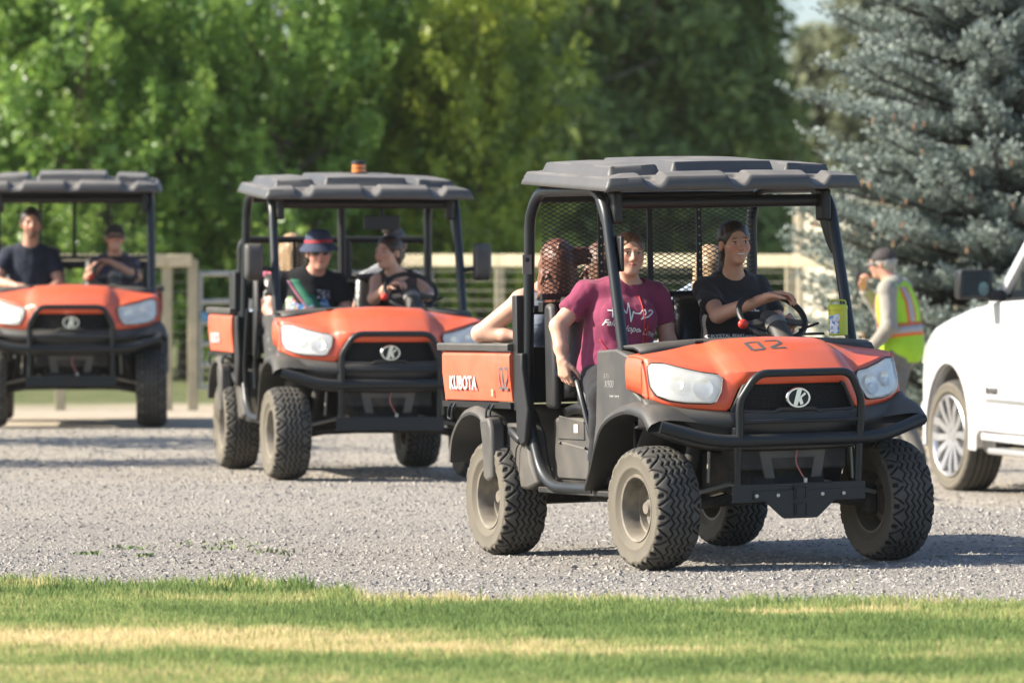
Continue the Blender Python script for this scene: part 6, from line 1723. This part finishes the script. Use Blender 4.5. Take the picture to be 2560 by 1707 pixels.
shirt_print(I, text_mesh('LAND', .06, 0, .002), m_white, (-.02, I['Lt'] * .50), 'print_word'); shirt_print(I, text_mesh('ROVES', .05, 0, .002), m_white, (.0, I['Lt'] * .36), 'print_word')
# riders behind
p, I = person(M2, dict(pel=(-.36, 1.08, 1.0), neck=(-.32, 1.04, 1.415), shR=(-.425, 1.04, 1.345), shL=(-.17, 1.04, 1.345), head=(-.265, 1.0, 1.56), hrot=(190, 0, 0),
    elR=(-.475, 1.0, 1.18), wrR=(-.47, .92, 1.03), elL=(-.1, 1.12, 1.15), wrL=(-.2, 1.3, 1.1), handR=((0, -.2, -1), (1, 0, 0), 25, 1), knR=(-.46, 1.45, 1.06), anR=(-.46, 1.52, .9), knL=(-.26, 1.45, 1.06), anL=(-.26, 1.52, .9), foot=(0, 1, 0)),
    dict(skin=sk_fair, shirt=cloth('pink_top', (.62, .16, .24), (.5, .12, .18)), pants=c_denim, hair=h_blond, hairkind='long', seed=33, fuzz=.005), '', h=.0125)
setp(p, 'blond rider in pink top in the bed of the middle buggy', 'person')
p, I = person(M2, dict(pel=(.42, 1.10, 1.0), neck=(.45, 1.04, 1.43), shR=(.29, 1.03, 1.355), shL=(.58, 1.05, 1.36), head=(.50, 1.0, 1.60), hrot=(160, 0, 0),
    elR=(.25, 1.10, 1.15), wrR=(.35, 1.3, 1.1), elL=(.64, 1.12, 1.15), wrL=(.54, 1.3, 1.1), knR=(.34, 1.45, 1.06), anR=(.34, 1.52, .9), knL=(.54, 1.45, 1.06), anL=(.54, 1.52, .9), foot=(0, 1, 0)),
    dict(skin=sk_fair, shirt=cloth('navy_white_top', (.03, .045, .08), (.55, .55, .55), 8), pants=c_denim, hair=hair_mat('hair_ash', (.05, .04, .035), (.16, .13, .11)), hairkind='bun', seed=35, fuzz=.006), '', h=.0125)
setp(p, 'rider with hair in a bun behind the driver of the middle buggy', 'person')

# farthest buggy
p, I = person(M3, dict(pel=(-0.345, .25, .99), neck=(-0.370, .21, 1.50), shR=(-0.555, .235, 1.425), shL=(-0.190, .235, 1.42), head=(-0.357, .12, 1.685), hrot=(4, 0, 0),
    elR=(-0.660, .12, 1.20), wrR=(-0.485, -.10, 1.165), elL=(-0.125, .14, 1.17), wrL=(-0.255, -.08, 1.10), handR=((.8, -.4, 0), (0, 0, -1), 20, -1), handL=((-.5, -.8, 0), (0, 0, -1), 20, 1),
    knR=(-0.445, -.22, .90), anR=(-0.445, -.28, .47), knL=(-0.245, -.22, .90), anL=(-0.245, -.28, .47)),
    dict(skin=sk_beard, shirt=c_navy, pants=c_black, hair=h_dark, hairkind='short', fem=False, bulk=1.12, arm=1.08, seed=41, scale=1.08), '', h=.0105)
setp(p, 'bearded man in navy T-shirt, passenger of the farthest buggy', 'person')
p, I = person(M3, dict(pel=(0.375, .25, .93), neck=(0.350, .20, 1.405), shR=(0.200, .22, 1.345), shL=(0.495, .22, 1.335), head=(0.347, .12, 1.565), hrot=(4, -3, 0),
    elR=(0.130, .06, 1.235), wrR=(0.210, -.15, 1.315), elL=(0.530, .02, 1.24), wrL=(0.310, -.17, 1.365), handR=((-.45, -.5, .1), (.1, -.2, -1), 30, 1), handL=((-.9, -.2, .1), (0, -.3, -1), 30, -1),
    knR=(0.275, -.22, .88), anR=(0.275, -.33, .47), knL=(0.475, -.22, .88), anL=(0.475, -.33, .47)),
    dict(skin=sk_tan, shirt=cloth('navy_patterned', (.025, .026, .05), (.07, .06, .10), 20), pants=c_black, hair=h_brown, hairkind='tied', seed=43, under=True), '', h=.0105)
setp(p, 'smiling woman in cap and dark T-shirt driving the farthest buggy', 'person')
ball_cap(p, I, cloth('dark_cap', (.035, .035, .03)), cloth('dark_cap_brim', (.04, .035, .03)))

# marshal in a high visibility vest
mx_, my_ = px_x(2244, 44.6), 44.6
gzm = gpt(mx_, my_); M4 = Matrix.Translation((mx_, my_, gzm)) @ Matrix.Rotation(R_(-112), 4, 'Z')
p, I = person(M4, dict(pel=(0, .04, .96), neck=(0, -.045, 1.475), shR=(-.20, -.02, 1.43), shL=(.20, -.02, 1.42), head=(0, -.125, 1.625), hrot=(-4, 6, 0),
    elR=(-.24, -.20, 1.22), wrR=(-.08, -.31, 1.43), elL=(.27, .02, 1.13), wrL=(.245, -.16, .93), handR=((.35, .05, .9), (.3, .6, -.2), 45, -1), handL=((0, -.5, -.85), (-1, 0, 0), 30, 1),
    knR=(-.10, -.10, .52), anR=(-.10, .02, .10), knL=(.10, .02, .53), anL=(.10, .22, .12)),
    dict(skin=sk_man, shirt=cloth('grey_work_shirt', (.33, .31, .26), (.27, .25, .21)), pants=cloth('grey_trousers', (.20, .19, .165)), hair=hair_mat('hair_grey', (.25, .23, .20), (.5, .47, .42)), hairkind='short', fem=False, bulk=1.1, arm=1.05, sleeve=1.0, seed=51, hem=-.16, pantlen=.98, under=True), '', h=.0095)
setp(p, 'man in lime high visibility vest and grey cap speaking into a radio', 'person')
ball_cap(p, I, mat('grey_cap', (.035, .029, .027), .85, col2=(.06, .05, .046), scale=30), cloth('grey_cap_brim', (.16, .15, .135)))
# vest: open-sided shell over the shirt
bk = 1.1; d_ = .032; vs = Sdf(); t_ = I['tors']; Lt = I['Lt']; TM = I['TM']
vs.ell(t_(0, 0, .02), np.array([.165, .125, .15]) * bk + d_, TM, .06).ell(t_(0, 0, Lt * .42), np.array([.150, .118, .18]) * bk + d_, TM, .07).ell(t_(0, -.005, Lt * .74), np.array([.165, .114, .17]) * bk ** .7 + d_, TM, .07)
for s0 in (I['shR'], I['shL']): vs.cone(s0 * .85 + I['nk'] * .15, I['nk'] * .6, .058 + d_ * .5, .07 + d_ * .5, .05, )
for s0, o in ((I['shR'], -1), (I['shL'], 1)): vs.ell(s0 + I['rt'] * o * .055 - I['up'] * .06, (.055, .085, .13), TM, .012, True)
vs.ell(I['nk'] + I['up'] * .06 - I['fw'] * .05, (.085, .10, .10), TM, .01, True); vs.cut(t_(0, 0, -.12), -I['up'])
Vv_, Fv_ = vs.net(.009); Vv_ = wrinkle(Vv_, Fv_, .007, 22, 77)
m_hv = mat('lime_hi_vis', (.42, .72, .03), .7, col2=(.38, .65, .02), scale=6)
ve = link('hi_vis_vest', np_mesh('vest', Vv_, Fv_, True), p, m_hv)
bvv = BVHTree.FromPolygons([tuple(v) for v in Vv_], [tuple(f) for f in Fv_])
m_or = mat('orange_tape', (.85, .17, .03), .6); m_rf = mat('reflective_tape', (.42, .41, .39), .45, metal=.2)
def wrap_band(z0, z1, mm, off, nm):
    rows = []
    for z in (z0, (z0 + z1) / 2, z1):
        row = []
        for a in np.linspace(0, 2 * math.pi, 49):
            dr = Vector(TM @ np.array([math.cos(a), math.sin(a), 0])); c = Vector(t_(0, 0, z)); h = bvv.ray_cast(c + dr * .5, -dr)
            row.append((h[0] + dr * off) if h[0] else c + dr * .17)
        rows.append(row)
    MB().grid(rows).build(nm, mm, ve, 60, solid=.002)
wrap_band(Lt * .30 - .052, Lt * .30 + .052, m_or, .004, 'orange_band'); wrap_band(Lt * .30 - .028, Lt * .30 + .028, m_rf, .007, 'reflective_band')
for s in (-1, 1):
    for w2, mm, off in ((.085, m_or, .004), (.045, m_rf, .007)):
        for side in (-1, 1):
            rows = []
            for z in np.linspace(Lt * .30 + .05, Lt * 1.02, 10):
                row = []
                for dx in (-w2 / 2, 0, w2 / 2):
                    q = Vector(t_(s * .105 + dx, side * .5, z)); dr = Vector(TM @ np.array([0, -side, 0])); h = bvv.ray_cast(q, dr)
                    row.append((h[0] - dr * off) if h[0] else None)
                if all(k is not None for k in row): rows.append(row)
            if len(rows) > 2: MB().grid(rows).build('shoulder_band', mm, ve, 60, solid=.002)
rd = empty('two_way_radio', M4 @ Vector((-.035, -.335, 1.50))); rd.rotation_euler = M4.to_euler()
MB().box((0, 0, 0), (.055, .035, .11)).build('body', m_black, rd, bevel=.008); MB().tube([(.018, 0, .055), (.018, 0, .14)], .006, 8).build('antenna', m_black, rd)
setp(rd, 'small black two-way radio held up to the marshal face', 'radio')
# ------------------------------------------------------------ dusty air
HAZE_D = 0.00016
hb_ = MB().box((0, 150, 9.5), (700, 420, 25)); hz = hb_.mesh('haze', 0)
hm = bpy.data.materials.new('dusty_air'); hm.use_nodes = True; N = hm.node_tree.nodes; N.remove(N['Principled BSDF'])
pv = N.new('ShaderNodeVolumePrincipled'); pv.inputs['Color'].default_value = (.93, .90, .84, 1); pv.inputs['Density'].default_value = HAZE_D; pv.inputs['Anisotropy'].default_value = .2
hm.node_tree.links.new(pv.outputs[0], N['Material Output'].inputs['Volume'])
o = link('haze', hz, None, hm); setp(o, 'thin dusty air over the drive', 'haze', kind='stuff')
